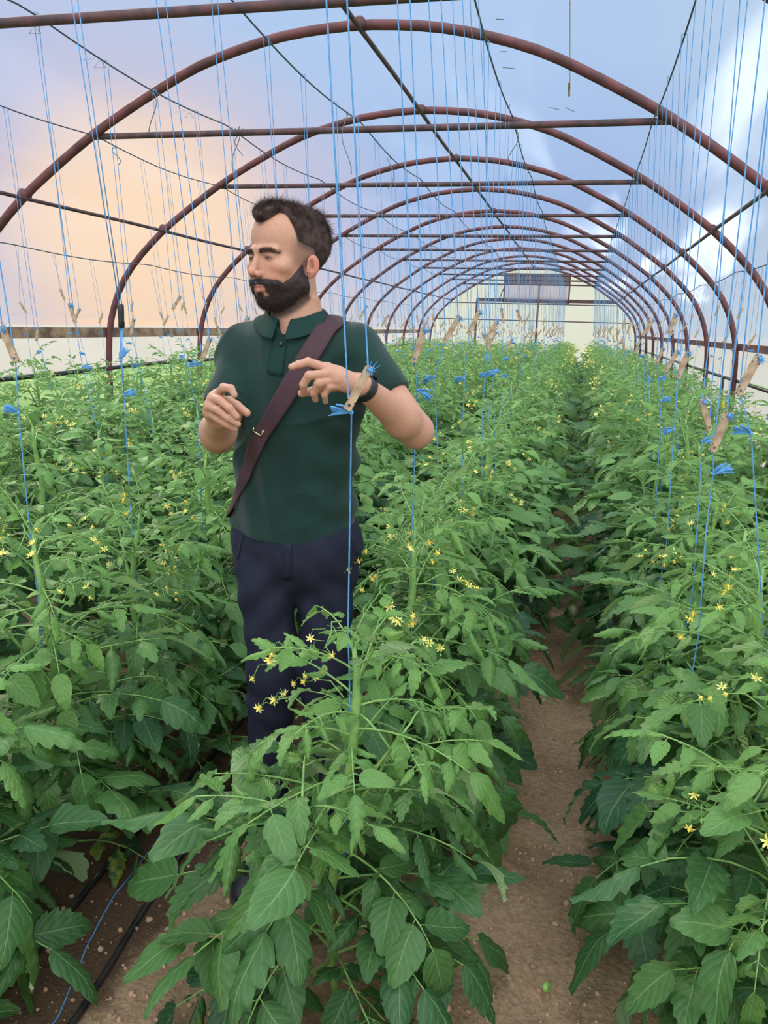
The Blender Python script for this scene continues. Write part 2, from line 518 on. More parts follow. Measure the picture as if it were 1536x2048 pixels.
# clods and grit on the paths
mb = MB()
ico = np.array([[0, 0, 1], [1, 0, 0], [0, 1, 0], [-1, 0, 0], [0, -1, 0], [0, 0, -1]], float)
icf = np.array([[0, 1, 2], [0, 2, 3], [0, 3, 4], [0, 4, 1], [5, 2, 1], [5, 3, 2], [5, 4, 3], [5, 1, 4]])
def sub(V, F):
    V = list(map(tuple, V)); mid = {}; out = []
    def md(a, b):
        k = (min(a, b), max(a, b))
        if k not in mid:
            v = (np.array(V[a]) + np.array(V[b])); v /= np.linalg.norm(v)
            mid[k] = len(V); V.append(tuple(v))
        return mid[k]
    for a, b_, c_ in F:
        x, y, z = md(a, b_), md(b_, c_), md(c_, a)
        out += [[a, x, z], [b_, y, x], [c_, z, y], [x, y, z]]
    return np.array(V), np.array(out)
ic1, if1 = sub(ico, icf)
ic2, if2 = sub(ic1, if1)
N = 15000
px = np.where(rs.rand(N) < .5, rs.normal(1.46, .17, N), rs.normal(.66, .26, N)); py = 1.0 + rs.rand(N) ** 1.7 * 5.0
sz = 0.0012 + 0.0065 * rs.rand(N) ** 6
gz = ground_h(px, py)
for a in range(N):
    R = np.diag(sz[a] * rs.uniform(.6, 1.3, 3))
    ang = rs.rand() * 6.28; c_, s_ = math.cos(ang), math.sin(ang)
    R = np.array([[c_, -s_, 0], [s_, c_, 0], [0, 0, 1]]) @ R
    src, sf = (ic1, if1) if sz[a] > .005 else (ico, icf)
    v = src * (1 + .25 * rs.uniform(-1, 1, (len(src), 1)))
    mb.add(v @ R.T + [px[a], py[a], gz[a] + sz[a] * .25], sf)
o = mb.build('soil_clods', clod_m); tag(o, 'small clods and grit lying on the bare soil paths', 'soil clods', kind='stuff')

# ---------------------------------------------------------------- tomato plants
def leaf_material(name, young, mature, under, mottle):
    m, t = mat(name)
    out = t.n('ShaderNodeOutputMaterial')
    at = t.n('ShaderNodeVertexColor', layer_name='tint')
    sp = t.n('ShaderNodeSeparateColor'); t.l(at.outputs['Color'], sp.inputs[0])
    rnd, age = sp.outputs[0], sp.outputs[1]
    c = t.ramp(age, [(0.0, young), (0.45, mature), (1.0, (mature[0] * .55, mature[1] * .62, mature[2] * .75, 1))])  # older low leaves darker, with shade inside the plant painted in too
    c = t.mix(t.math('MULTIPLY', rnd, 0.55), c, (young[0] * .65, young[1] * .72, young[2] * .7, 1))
    uv = t.n('ShaderNodeUVMap', uv_map='UVMap')
    su = t.n('ShaderNodeSeparateXYZ'); t.l(uv.outputs[0], su.inputs[0])
    U, S_ = su.outputs[0], t.math('ABSOLUTE', su.outputs[1])
    mid = t.mapr(S_, 0.015, 0.07, 1.0, 0.0)
    ph = t.math('FRACT', t.math('SUBTRACT', t.math('MULTIPLY', U, 6.0), t.math('MULTIPLY', S_, 2.1)))
    tri = t.math('ABSOLUTE', t.math('SUBTRACT', ph, 0.5))
    vein = t.mapr(tri, 0.0, 0.09, 1.0, 0.0)
    lines = t.math('MAXIMUM', mid, t.math('MULTIPLY', vein, 0.55))
    light = t.mix(0.5, c, (0.36, 0.52, 0.22, 1))
    tc = t.n('ShaderNodeTexCoord')
    nz = t.n('ShaderNodeTexNoise', i_Scale=38.0, i_Detail=3.0); t.l(tc.outputs['Object'], nz.inputs['Vector'])
    if mottle:
        yel = t.math('MULTIPLY', t.mapr(age, 0.80, 0.93), t.mapr(nz.outputs[0], 0.42, 0.6))
        yel = t.math('MULTIPLY', yel, t.math('SUBTRACT', 1.0, lines, clamp=True))
        c = t.mix(t.math('MULTIPLY', yel, 0.75), c, srgb(176, 184, 62))
    c = t.mix(t.math('MULTIPLY', lines, 0.55), c, light)
    geo = t.n('ShaderNodeNewGeometry')
    c2 = t.mix(geo.outputs['Backfacing'], c, t.mix(t.math('MULTIPLY', lines, 0.4), under, (0.5, 0.62, 0.36, 1)))
    p = t.n('ShaderNodeBsdfPrincipled'); p.inputs['Roughness'].default_value = 0.52
    p.inputs['Specular IOR Level'].default_value = 0.42
    t.l(c2, p.inputs['Base Color'])
    hb = t.math('ADD', t.math('MULTIPLY', tri, 0.6), t.math('MULTIPLY', nz.outputs[0], 0.5))
    hb = t.math('SUBTRACT', hb, t.math('MULTIPLY', mid, 0.4))
    b = t.n('ShaderNodeBump', i_Strength=0.55, i_Distance=0.004)
    t.l(hb, b.inputs['Height']); t.l(b.outputs[0], p.inputs['Normal'])
    tl = t.n('ShaderNodeBsdfTranslucent')
    t.l(t.mix(1.0, c2, (1.0, 1.15, 0.55, 1), 'MULTIPLY'), tl.inputs[0])
    mx = t.n('ShaderNodeMixShader', i_0=0.18)
    t.l(p.outputs[0], mx.inputs[1]); t.l(tl.outputs[0], mx.inputs[2])
    t.l(mx.outputs[0], out.inputs[0])
    return m
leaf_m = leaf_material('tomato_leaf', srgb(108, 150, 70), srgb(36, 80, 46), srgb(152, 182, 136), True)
stem_m = simple('tomato_stem', srgb(136, 172, 92), 0.55, col2=srgb(104, 148, 80), nscale=30, bump=0.3, bscale=300)
petal_m = simple('yellow_petal', srgb(255, 240, 135), 0.6)
cone_m = simple('flower_cone', srgb(246, 214, 76), 0.6)
sepal_m = simple('flower_sepal', srgb(120, 160, 84), 0.6)
fruit_m = simple('green_tomato_skin', srgb(150, 188, 96), 0.22, col2=srgb(120, 168, 84), nscale=30)

def make_leaflet(rg, lod):
    if lod == 0:
        nt = rg.randint(2, 5)
        ts, mods, sh = [0.0], [0.25], [0.0]
        for k_ in range(nt + 1):
            for fr, mo, s_ in ((.15, .70, 0), (.60, .90, .012), (.92, 1.0, .035)):
                tt = (k_ + fr) / (nt + 1) * .94 + .02
                ts.append(tt); mods.append(mo); sh.append(s_)
        ts.append(1.0); mods.append(.02); sh.append(0)
        cols = np.array([-1, -.5, 0, .5, 1.0])
    elif lod == 1:
        ts = [0, .12, .30, .34, .55, .60, .78, .83, 1.0]; mods = [.25, .8, 1.0, .7, 1.0, .68, 1.0, .7, .02]; sh = [0, 0, .03, 0, .03, 0, .03, 0, 0]
        cols = np.array([-1, 0, 1.0])
    else:
        ts = [0, .3, .68, 1.0]; mods = [.2, 1, .85, .02]; sh = [0] * 4
        cols = np.array([-1, 0, 1.0])
    ts = np.array(ts); mods = np.array(mods); sh = np.array(sh)
    prof = np.sin(PI * np.clip(ts, 0, 1) ** 0.62) ** 0.75
    prof[0] = 0.12; prof[-1] = 0.03
    deep = rg.uniform(.15, 1.05)
    md = 1 - (1 - mods) * deep
    w = rg.uniform(.27, .37) * prof * md
    droop = rg.uniform(.1, 1.0); curl = rg.uniform(-.5, 1.1); fold = rg.uniform(.05, .45)
    if rg.rand() < .2: curl = rg.uniform(1.6, 2.6)
    n = len(ts)
    th = droop * ts + .15 * np.sin(ts * 6 + rg.uniform(0, 6))
    dt = np.gradient(ts)
    cx = np.concatenate([[0], np.cumsum(np.cos(th[:-1]) * np.diff(ts))]); cz = -np.concatenate([[0], np.cumsum(np.sin(th[:-1]) * np.diff(ts))])
    nxx, nzz = np.sin(th), np.cos(th)
    bx = rg.uniform(-.15, .15)
    V = np.zeros((n, len(cols), 3)); UV = np.zeros((n, len(cols), 2))
    rip = rg.uniform(.01, .03)
    for j, s in enumerate(cols):
        a = curl * abs(s)
        ww = w * abs(s)
        y = np.sign(s) * ww * (math.sin(a) / a if abs(a) > 1e-3 else 1)
        up = fold * ww - ww * ((1 - math.cos(a)) / a if abs(a) > 1e-3 else 0) * 1.2
        up = up + rip * np.sin(ts * 30 + s * 2) * abs(s) + (.012 if abs(s) == .5 else 0) * np.sin(ts * 30)
        sx2 = sh * abs(s)
        V[:, j, 0] = cx + up * nxx + sx2; V[:, j, 1] = y + bx * ts ** 2; V[:, j, 2] = cz + up * nzz
        UV[:, j, 0] = ts; UV[:, j, 1] = s
    k_ = len(cols)
    i = np.arange(n - 1)[:, None] * k_; j = np.arange(k_ - 1)[None]
    F = np.stack([i + j, i + k_ + j, i + k_ + j + 1, i + j + 1], -1).reshape(-1, 4)
    return V.reshape(-1, 3), F, UV.reshape(-1, 2)
rg0 = np.random.RandomState(11)
LEAFLETS = [[make_leaflet(rg0, l) for _ in range(k_)] for l, k_ in ((0, 26), (1, 14), (2, 8))]

class Foliage:
    def __init__(self): self.V, self.F, self.UV, self.C, self.n = [], [], [], [], 0; self.S = MB()
    def leaflet(self, o, x, nrm, L, W, lod, rg, age, rnd):
        V, F, UV = LEAFLETS[lod][rg.randint(len(LEAFLETS[lod]))]
        x = x / np.linalg.norm(x)
        y = np.cross(nrm, x); y /= np.linalg.norm(y) + 1e-9
        z = np.cross(x, y)
        M = np.stack([x * L, y * L * W, z * L])
        P = V @ M + o
        self.V.append(P); self.F.append(F + self.n); self.UV.append(UV); self.n += len(P)
        cc = np.empty((len(P), 3)); cc[:, 0] = rnd; cc[:, 1] = age; cc[:, 2] = 0
        self.C.append(cc)
    def leaf(self, p0, az, el, L, droop, lod, rg, age, block=None):
        """compound tomato leaf: curved rachis with paired lobed leaflets"""
        ns = 7 if lod == 0 else 5
        h = np.array([math.cos(az), math.sin(az), 0.0]); up = np.array([0, 0, 1.0])
        side = np.array([-math.sin(az), math.cos(az), 0.0])
        pts = [np.array(p0, float)]; T = []
        sb = rg.uniform(-.35, .35)
        for k_ in range(ns):
            f = k_ / (ns - 1)
            e = el - droop * f
            d = (h * math.cos(e) + up * math.sin(e)) + side * sb * f
            d /= np.linalg.norm(d); T.append(d)
            if k_ < ns - 1: pts.append(pts[-1] + d * L / (ns - 1))
        pts = np.array(pts); T = np.array(T)
        if block is not None and block(pts): return
        if lod < 2: self.S.tube(pts, np.linspace(.0032 if lod == 0 else .0035, .0012, ns) * (L / .3) ** .5, 5 if lod == 0 else 3, cap=False)
        rnd = rg.rand()
        rolla = rg.uniform(-.35, .35)
        def at(f):
            q = f * (ns - 1); a = min(int(q), ns - 2); b = q - a
            return pts[a] * (1 - b) + pts[a + 1] * b, T[a] * (1 - b) + T[a + 1] * b
        fine_ = float(np.clip((.38 - age) / .38, 0, 1))      # young leaves near the top are finer
        big = L * rg.uniform(.36, .47) * (1 - .18 * fine_)
        spec = [(1.0, 0, 1.15), (.80, 1, .92), (.80, -1, .92), (.58, 1, .90), (.58, -1, .90), (.36, 1, .7), (.36, -1, .7)]
        if lod == 0:
            spec += [(.90, 1, .26), (.66, -1, .24), (.66, 1, .3), (.42, -1, .26), (.42, 1, .2)]
        for f, s, sc in spec:
            if s and rg.rand() < .04: continue
            o, d = at(min(1, max(0, f + (rg.uniform(-.03, .03) if s else 0))))
            d = d / np.linalg.norm(d)
            sd = np.cross(d, up); sd /= np.linalg.norm(sd) + 1e-9
            nr = np.cross(sd, d)
            a = s * rg.uniform(.75, 1.25)
            x = d * math.cos(a) + sd * math.sin(a) + np.array([0, 0, -1.0]) * rg.uniform(-.35, .55)
            nn = nr + sd * (rolla + rg.uniform(-.6, .6)) + d * rg.uniform(-.5, .35)
            if abs(s) and sc > .5:
                o2 = o + x / np.linalg.norm(x) * .012
                if lod == 0: self.S.tube([o, o2, o2 + x * .01], [.0014, .0011, .001], 3, cap=False)
                o = o2
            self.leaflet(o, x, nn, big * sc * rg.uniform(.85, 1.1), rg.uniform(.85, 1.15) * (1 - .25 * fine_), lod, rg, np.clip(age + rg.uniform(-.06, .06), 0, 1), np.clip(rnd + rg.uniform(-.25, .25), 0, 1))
    def arrays(self):
        return np.concatenate(self.V), np.concatenate(self.F), np.concatenate(self.UV), np.concatenate(self.C)

def plant_data(rg, lod, H=1.05, nleaf=24, spread=1.0, block=None, bare=0.04, lean=(0, 0)):
    fo = Foliage()
    # main stem with nodes
    nn = max(6, int(H / .055))
    zs = np.linspace(0, H, nn)
    wx = .024 * np.sin(zs * 6 + rg.uniform(0, 6)) * (zs > -1) + lean[0] * zs ** 2; wy = .022 * np.cos(zs * 5.5 + rg.uniform(0, 6)) + lean[1] * zs ** 2
    st = np.stack([wx, wy, zs], 1)
    st[1:-1, :2] += rg.uniform(-.004, .004, (nn - 2, 2))
    r = np.interp(zs, [0, .4 * H, .85 * H, H], [.0085, .0100, .0100, .0035])
    fo.S.tube(st, r, 8 if lod == 0 else 4)
    def grow(axis, n0, n1, k_, base_age, lscale, phi0):
        phi = phi0
        for q in range(k_):
            f = n0 + (n1 - n0) * (q + rg.uniform(-.2, .2)) / max(1, k_ - 1)
            f = min(max(f, 0.02), 1.0)
            idx = f * (len(axis) - 1); a = min(int(idx), len(axis) - 2); b = idx - a
            p = axis[a] * (1 - b) + axis[a + 1] * b
            phi += 2.4 + rg.uniform(-.3, .3)
            zf = p[2] / H
            top = max(0, (zf - .72) / .28)
            # leaves reach along and across the row alike, a little longer across
            L = (0.20 + .11 * (1 - max(0, zf - .25) * 1.3)) * lscale * rg.uniform(.85, 1.15) * spread * (1 - .32 * top)
            el = rg.uniform(.0, .8) + .45 * top - (.30 if zf < .2 else 0)
            dr = rg.uniform(.3, 1.55) - .3 * top
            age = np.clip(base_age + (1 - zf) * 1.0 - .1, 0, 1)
            fo.leaf(p, phi, el, L, dr, lod, rg, age, block)
    grow(st, bare + .03, 1.0, nleaf, 0.0, 1.0, rg.uniform(0, 6.28))
    # side shoots
    for q in range(3 if lod < 2 else 2):
        f = rg.uniform(.25, .75); a = int(f * (nn - 1)); ph = rg.uniform(0, 6.28)
        L = rg.uniform(.22, .38)
        d = np.array([math.cos(ph) * .55, math.sin(ph) * .55, 1.0])
        k2 = np.linspace(0, 1, 6)[:, None]
        ax_ = st[a] + d * L * k2 * (1 - .15 * k2) * np.array([1.0, 1.0, .9])
        if ax_[-1, 2] > H * 1.08: continue
        fo.S.tube(ax_, np.linspace(.006, .0025, 6), 6 if lod == 0 else 3)
        grow(ax_, .3, 1.0, 5 if lod == 0 else 4, -.1, .85, rg.uniform(0, 6.28))
    return fo, st

def flower_parts(mb, o, d, s, rg, lod=0, mi=(0, 1, 2)):
    """one star flower, opening along d"""
    d = d / np.linalg.norm(d)
    a = np.cross(d, [0.3, .2, 1]); a /= np.linalg.norm(a); b = np.cross(d, a)
    n = 6
    op = rg.uniform(.1, 1.1)
    for k_ in range(n):
        th = k_ * 2 * PI / n + rg.uniform(-.1, .1)
        e = a * math.cos(th) + b * math.sin(th); f = np.cross(d, e)
        p0 = o + e * s * .14
        p1 = o + e * s * .6 + d * s * (.1 + .2 * op) * 1.0
        p2 = o + e * s * 1.05 + d * s * (.45 * op - .25)
        V = [p0 - f * s * .12, p0 + f * s * .12, p1 - f * s * .17, p1 + f * s * .17, p2]
        mb.add(V, [[0, 1, 3, 2], [2, 3, 4, 4]], mi[0])
        if lod == 0 and k_ % 1 == 0:
            e2 = a * math.cos(th + .5) + b * math.sin(th + .5); f2 = np.cross(d, e2)
            q0 = o - d * s * .12; q2 = o + e2 * s * .75 - d * s * .35
            mb.add([q0 - f2 * s * .08, q0 + f2 * s * .08, q2, q2 + d * .0004], [[0, 1, 2, 2]], mi[2])
    if lod == 0: mb.tube([o - d * s * .2, o + d * s * .25, o + d * s * .75], [s * .2, s * .2, s * .06], 6, mi=mi[1])
    else: mb.tube([o, o + d * s * .7], [s * .18, s * .05], 3, mi=mi[1])

def make_truss(rg, lod, nf=5):
    """arching flower stalk; origin at the stem, points along +X"""
    mb = MB()
    L = rg.uniform(.07, .12)
    pts = [np.array([0, 0, 0]), np.array([L * .5, 0, L * .22]), np.array([L * .85, .01, L * .12]), np.array([L * 1.15, .0, -L * .15])]
    mb.tube(pts, [.002, .0017, .0014, .0008], 4, mi=3)
    for k_ in range(nf):
        f = .4 + .6 * k_ / (nf - 1); s_ = (-1) ** k_
        p = pts[1] * (1 - f) + pts[3] * f + np.array([0, 0, L * .2 * math.sin(PI * f)])
        q = p + np.array([rg.uniform(.0, .02), s_ * rg.uniform(.008, .025), rg.uniform(-.0, .01)])
        e = q + np.array([rg.uniform(0, .012), s_ * rg.uniform(.0, .012), -rg.uniform(.010, .02)])
        mb.tube([p, q, e], [.0009, .0009, .0011], 3, mi=3)
        dd = np.array([rg.uniform(-.4, .8), s_ * rg.uniform(-.1, .8), -rg.uniform(.3, 1)])
        if rg.rand() < .78: flower_parts(mb, e, dd, rg.uniform(.009, .013), rg, lod)
        else: mb.tube([e, e + dd * .004, e + dd * .010], [.001, .0028, .0005], 5, mi=2)
    return mb
FM = [petal_m, cone_m, sepal_m, stem_m]
rgf = np.random.RandomState(5)
TRUSS = [make_truss(rgf, 0).build('flower_truss', FM, link=False) for _ in range(5)]
TRUSS1 = [make_truss(rgf, 1, 4) for _ in range(3)]

def make_tomato():
    mb = MB()
    n, k_ = 12, 16
    V = []
    for i in range(n + 1):
        th = PI * i / n
        for j in range(k_):
            ph = 2 * PI * j / k_
            r = math.sin(th) * (1 + .03 * math.cos(5 * ph) * math.sin(th))
            V.append((r * math.cos(ph), r * math.sin(ph), .88 * math.cos(th) - (.12 * math.exp(-(th / .4) ** 2))))
    F = [[i * k_ + j, (i + 1) * k_ + j, (i + 1) * k_ + (j + 1) % k_, i * k_ + (j + 1) % k_] for i in range(n) for j in range(k_)]
    mb.add(np.array(V), F, 0)
    for q in range(5):
        a = q * 2 * PI / 5
        e = np.array([math.cos(a), math.sin(a), 0]); f = np.array([-e[1], e[0], 0])
        p = [e * .1 + np.array([0, 0, .8]), e * .5 + np.array([0, 0, .86]), e * .95 + np.array([0, 0, .80])]
        mb.add([p[0] - f * .12, p[0] + f * .12, p[1] - f * .13, p[1] + f * .13, p[2]], [[0, 1, 3, 2], [2, 3, 4, 4]], 1)
    mb.tube([(0, 0, .72), (.05, 0, 1.1), (.12, 0, 1.5)], .06, 6, mi=1)
    return mb.build('green_tomato', [fruit_m, sepal_m], link=False)
TOM = make_tomato()

# rows on the ground and the wires above them
ROWS = [-2.50, -1.60, -0.68, 0.20, 1.07, 1.93, 2.60]
WIRES = [-2.62, -1.86, -0.89, 0.01, 0.96, 1.77, 2.65]
WZ = [2.0, 2.70, 2.74, 2.74, 2.74, 2.70, 2.0]
ROWNAME = ['leftmost row by the wooden rail', 'second row from the left rail', 'third row from the left rail',
           'row behind the man', 'row between man and soil path', 'row right of the soil path', 'rightmost row by the side film']
def to_px(X, Y, Z):
    x, y, z = X - CAM_X, Y, Z - CAM_H
    c, s = math.cos(YAW), math.sin(YAW); r = x * c + y * s; d = -x * s + y * c
    c, s = math.cos(PITCH), math.sin(PITCH); fw = d * c - z * s; up = d * s + z * c
    c, s = math.cos(ROLL), math.sin(ROLL); return 768 + F_PX * (r * c + up * s) / fw, 1024 + F_PX * (r * s - up * c) / fw, fw
def seen(x, y, h=1.2, mx=.42):
    if y < .6: return False
    for z in (0.0, .6, h):
        for dx in (-mx, 0, mx):
            u, v, w = to_px(x + dx, y, z)
            if w > .3 and -20 < u < 1556 and -20 < v < 2068: return True
    return False
# man stands here (kept clear of leaves)
MAN = (0.781, 1.856)
MYAW = YAW
def man_block(px_, py_):
    def f(pts):
        w = pts + np.array([px_, py_, 0])
        for a, b, ra, z0, z1 in ((MAN[0], MAN[1], .215, .80, 1.9), (MAN[0] - .02, MAN[1], .20, 0, .85), (MAN[0] + .02, MAN[1] - .30, .22, 1.02, 1.6), (MAN[0] - .2, MAN[1] - .2, .22, 1.02, 1.6)):
            d = np.hypot(w[:, 0] - a, w[:, 1] - b)
            if np.any((d < ra) & (w[:, 2] > z0) & (w[:, 2] < z1)): return True
        # tips of the leaf droop past the rachis end
        e = w[-1] + (w[-1] - w[-2]) * 2.0
        if math.hypot(e[0] - MAN[0], e[1] - MAN[1]) < .19 : return True
        return False
    return f
rgp = np.random.RandomState(77)
plants = []      # x, y, row, index
NEARY = {3: [1.22, 1.68, 2.15, 2.65, 3.15], 4: [1.40, 1.98, 2.40, 2.87, 3.37], 5: [1.42, 1.86, 2.30, 2.75, 3.25]}
for r, x in enumerate(ROWS):
    ys = list(NEARY.get(r, [1.3 + .5 * k_ for k_ in range(5)]))
    while ys[-1] < YE - 1.0: ys.append(ys[-1] + .5)
    n_ = 0
    for y in ys:
        if r in NEARY or seen(x, y):
            if not seen(x, y): continue
            plants.append((x + rgp.uniform(-.03, .03), y + (rgp.uniform(-.05, .05) if y > 3.5 else 0), r, n_)); n_ += 1
plants.sort(key=lambda p: (p[0] - CAM_X) ** 2 + p[1] ** 2)
IND = 290
HFAC = lambda y: float(np.interp(y, [1.2, 2.0, 3.0, 5, 8], [.88, .93, .98, 1.01, 1.04]))
def split_build(fo, parent, names=('stem', 'foliage')):
    V, F, UV, CC = fo.arrays()
    f = mesh_np('foliage', V, F, leaf_m, uv=UV, col=CC, link=False)
    s = fo.S.build('stem', stem_m, link=False)
    return s, f
def combined(fo, truss):
    V, F, UV, CC = fo.arrays()
    SV, SF, SM = [], [], []
    m2 = MB()
    m2.V, m2.F, m2.n, m2.mi = list(fo.S.V), list(fo.S.F), fo.S.n, [x * 0 + 1 for x in fo.S.mi]
    for mbt, M_, o_ in truss:
        for v, f, q in zip(mbt.V, mbt.F, mbt.mi):
            pass
        base = m2.n
        vv = np.concatenate(mbt.V) @ M_.T + o_
        ff = np.concatenate(mbt.F) + base
        qq = np.concatenate(mbt.mi)
        m2.V.append(vv); m2.F.append(ff); m2.n += len(vv); m2.mi.append(np.array([2, 3, 4, 1])[qq])
    v2 = np.concatenate(m2.V); f2 = np.concatenate(m2.F) + len(V); q2 = np.concatenate(m2.mi)
    tri = f2[:, 2] == f2[:, 3]
    Vt = np.concatenate([V, v2]); uv = np.concatenate([UV, np.zeros((len(v2), 2))]); cc = np.concatenate([CC, np.zeros((len(v2), 3))])
    Fl = [F, f2[~tri], f2[tri][:, :3]]
    mi = np.concatenate([np.zeros(len(F)), q2[~tri], q2[tri]])
    return Vt, Fl, uv, cc, mi
def rz(a): c, s = math.cos(a), math.sin(a); return np.array([[c, -s, 0], [s, c, 0], [0, 0, 1]])

# variants for the middle distance
def variant(seed, lod, nleaf):
    rg = np.random.RandomState(seed)
    fo, st = plant_data(rg, lod, 1.08, int(nleaf*1.55), 1.14)
    return fo, st, rg
V0 = []
for s_ in range(6):
    fo, st, rg = variant(100 + s_, 0, 25)
    s, f = split_build(fo, None); V0.append((s, f, st))
V1 = []
for s_ in range(7):
    fo, st, rg = variant(200 + s_, 1, 24)
    tr = []
    for q in range(4):
        a = rg.uniform(0, 6.28); zf = rg.uniform(.72, 1.0)
        p = st[int(zf * (len(st) - 1))]
        tr.append((TRUSS1[rg.randint(3)], rz(a) * 1.2, p + np.array([math.cos(a), math.sin(a), 0]) * .10 + np.array([0, 0, rg.uniform(0, .06)])))
    Vt, Fl, uv, cc, mi = combined(fo, tr)
    V1.append(mesh_np('tomato_plant', Vt, Fl, [leaf_m, stem_m, petal_m, cone_m, sepal_m], uv=uv, col=cc, midx=mi, link=False))
V2 = []; V2raw = []
for s_ in range(5):
    fo, st, rg = variant(300 + s_, 2, 24)
    tr = []
    for q in range(4):
        a = rg.uniform(0, 6.28); p = st[-2]
        tr.append((TRUSS1[rg.randint(3)], rz(a) * 1.4, p + np.array([math.cos(a), math.sin(a), 0]) * .10 + np.array([0, 0, rg.uniform(-.1, .06)])))
    raw = combined(fo, tr); V2raw.append(raw)
    Vt, Fl, uv, cc, mi = raw
    V2.append(mesh_np('tomato_plant', Vt, Fl, [leaf_m, stem_m, petal_m, cone_m, sepal_m], uv=uv, col=cc, midx=mi, link=False))

# trusses and fruit the photograph shows on the nearest plants: (row, index) -> list of (kind, z, azimuth, reach)
EXTRA = {
    (4, 0): [('f', .86, 3.3, .06, 0), ('f', .90, 1.2, .05, 1), ('t', .42, 3.6, .13, .024), ('t', .44, 3.2, .16, .021), ('t', .33, 4.2, .14, .020), ('t', .30, 3.9, .12, .022)],
    (4, 1): [('f', .93, 3.9, .06, 2), ('f', .97, 5.0, .05, 3)],
    (5, 0): [('f', .66, 3.4, .10, 4), ('t', .46, 3.0, .20, .022), ('t', .42, 3.2, .22, .022), ('t', .42, 2.8, .19, .021), ('t', .37, 3.1, .18, .020), ('t', .36, 2.8, .17, .019)],
    (5, 1): [('f', .90, 3.6, .08, 0), ('f', .95, 5.2, .06, 1), ('t', .44, 3.4, .20, .022)],
    (3, 1): [('f', 1.0, 5.2, .07, 2), ('f', .92, 4.4, .09, 3)],
    (3, 2): [('f', 1.0, 4.9, .08, 0), ('f', .96, 5.8, .08, 1)],
}
NUM = ['nearest', 'second', 'third', 'fourth', 'fifth', 'sixth', 'seventh', 'eighth', 'ninth', 'tenth', 'eleventh', 'twelfth', 'thirteenth', 'fourteenth', 'fifteenth', 'sixteenth', 'seventeenth', 'eighteenth', 'nineteenth', 'twentieth', 'twenty-first', 'twenty-second', 'twenty-third', 'twenty-fourth']
uniq = 0
restV, nrest = [], 0
rows_far = []
for pi_, (x, y, r, idx) in enumerate(plants):
    dist = math.hypot(x - CAM_X, y)
    h = HFAC(y) * rgp.uniform(.94, 1.06) * [1.0, .98, .97, .98, 1.0, 1.0, .90][r]
    ang = rgp.uniform(0, 6.28)
    if pi_ >= IND:
        rows_far.append((x, y, h, ang, rgp.randint(5))); continue
    if dist < 5.6:
        root = empty('tomato_plant', (x, y, 0))
        if dist < 3.3 and r in (2, 3, 4, 5, 6):
            rg = np.random.RandomState(900 + r * 40 + idx)
            HH = 1.05 * h
            lean = (0.0, 0.0)
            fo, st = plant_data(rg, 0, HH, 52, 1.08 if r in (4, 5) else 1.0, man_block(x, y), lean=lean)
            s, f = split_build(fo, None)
            sc = 1.0
        else:
            s, f, st = V0[rgp.randint(6)]
            root.rotation_euler = (0, 0, ang); sc = h; root.scale = (1.12, 1.12, sc)
        link_mesh('stem', s, root); link_mesh('foliage', f, root)
        tops = st[int(len(st) * .7):]
        for q in range(3 + (dist < 4)):
            a = rgp.uniform(0, 6.28)
            p = tops[rgp.randint(len(tops))]
            o = link_mesh('flower_truss', TRUSS[rgp.randint(5)], root)
            rr = rgp.uniform(.02, .12)
            o.location = p + np.array([math.cos(a) * rr, math.sin(a) * rr, rgp.uniform(-.02, .08)]); o.rotation_euler = (rgp.uniform(-.2, .2), rgp.uniform(-.3, .2), a)
            k_ = rgp.uniform(.9, 1.25); o.scale = (k_, k_, k_ / sc)
        for ex in EXTRA.get((r, idx), []):
            if ex[0] == 'f':
                o = link_mesh('flower_truss', TRUSS[ex[4]], root)
                i_ = min(len(st) - 1, int(ex[1] / st[-1][2] * (len(st) - 1)))
                o.location = (st[i_][0] + math.cos(ex[2]) * ex[3], st[i_][1] + math.sin(ex[2]) * ex[3], ex[1]); o.rotation_euler = (0, 0, ex[2]); o.scale = (1.2,) * 3
            else:
                o = link_mesh('green_tomato', TOM, root)
                o.location = (math.cos(ex[2]) * ex[3], math.sin(ex[2]) * ex[3], ex[1]); o.scale = (ex[4],) * 3; o.rotation_euler = (rgp.uniform(-.4, .4), rgp.uniform(-.4, .4), ang)
        det = 'bearing green tomatoes' if any(e[0] == 't' for e in EXTRA.get((r, idx), [])) else 'with yellow flowers'
        lab = f'{NUM[idx]} tomato plant {det} in the {ROWNAME[r]}'
        tag(root, lab, 'plant', f'tomato plants in the {ROWNAME[r]}')
    else:
        me = V1[rgp.randint(7)] if dist < 12 else V2[rgp.randint(5)]
        o = link_mesh('tomato_plant', me)
        o.location = (x, y, 0); o.rotation_euler = (0, 0, ang); o.scale = (1.14, 1.14, h)
        if dist < 12 and idx < len(NUM): lab, g_ = f'{NUM[idx]} tomato plant counted from the near end of the {ROWNAME[r]}', f'halfway tomato plants in the {ROWNAME[r]}'
        else: lab, g_ = f'tomato plant in the far half of the {ROWNAME[r]}', f'far tomato plants in the {ROWNAME[r]}'
        tag(o, lab, 'plant', g_)
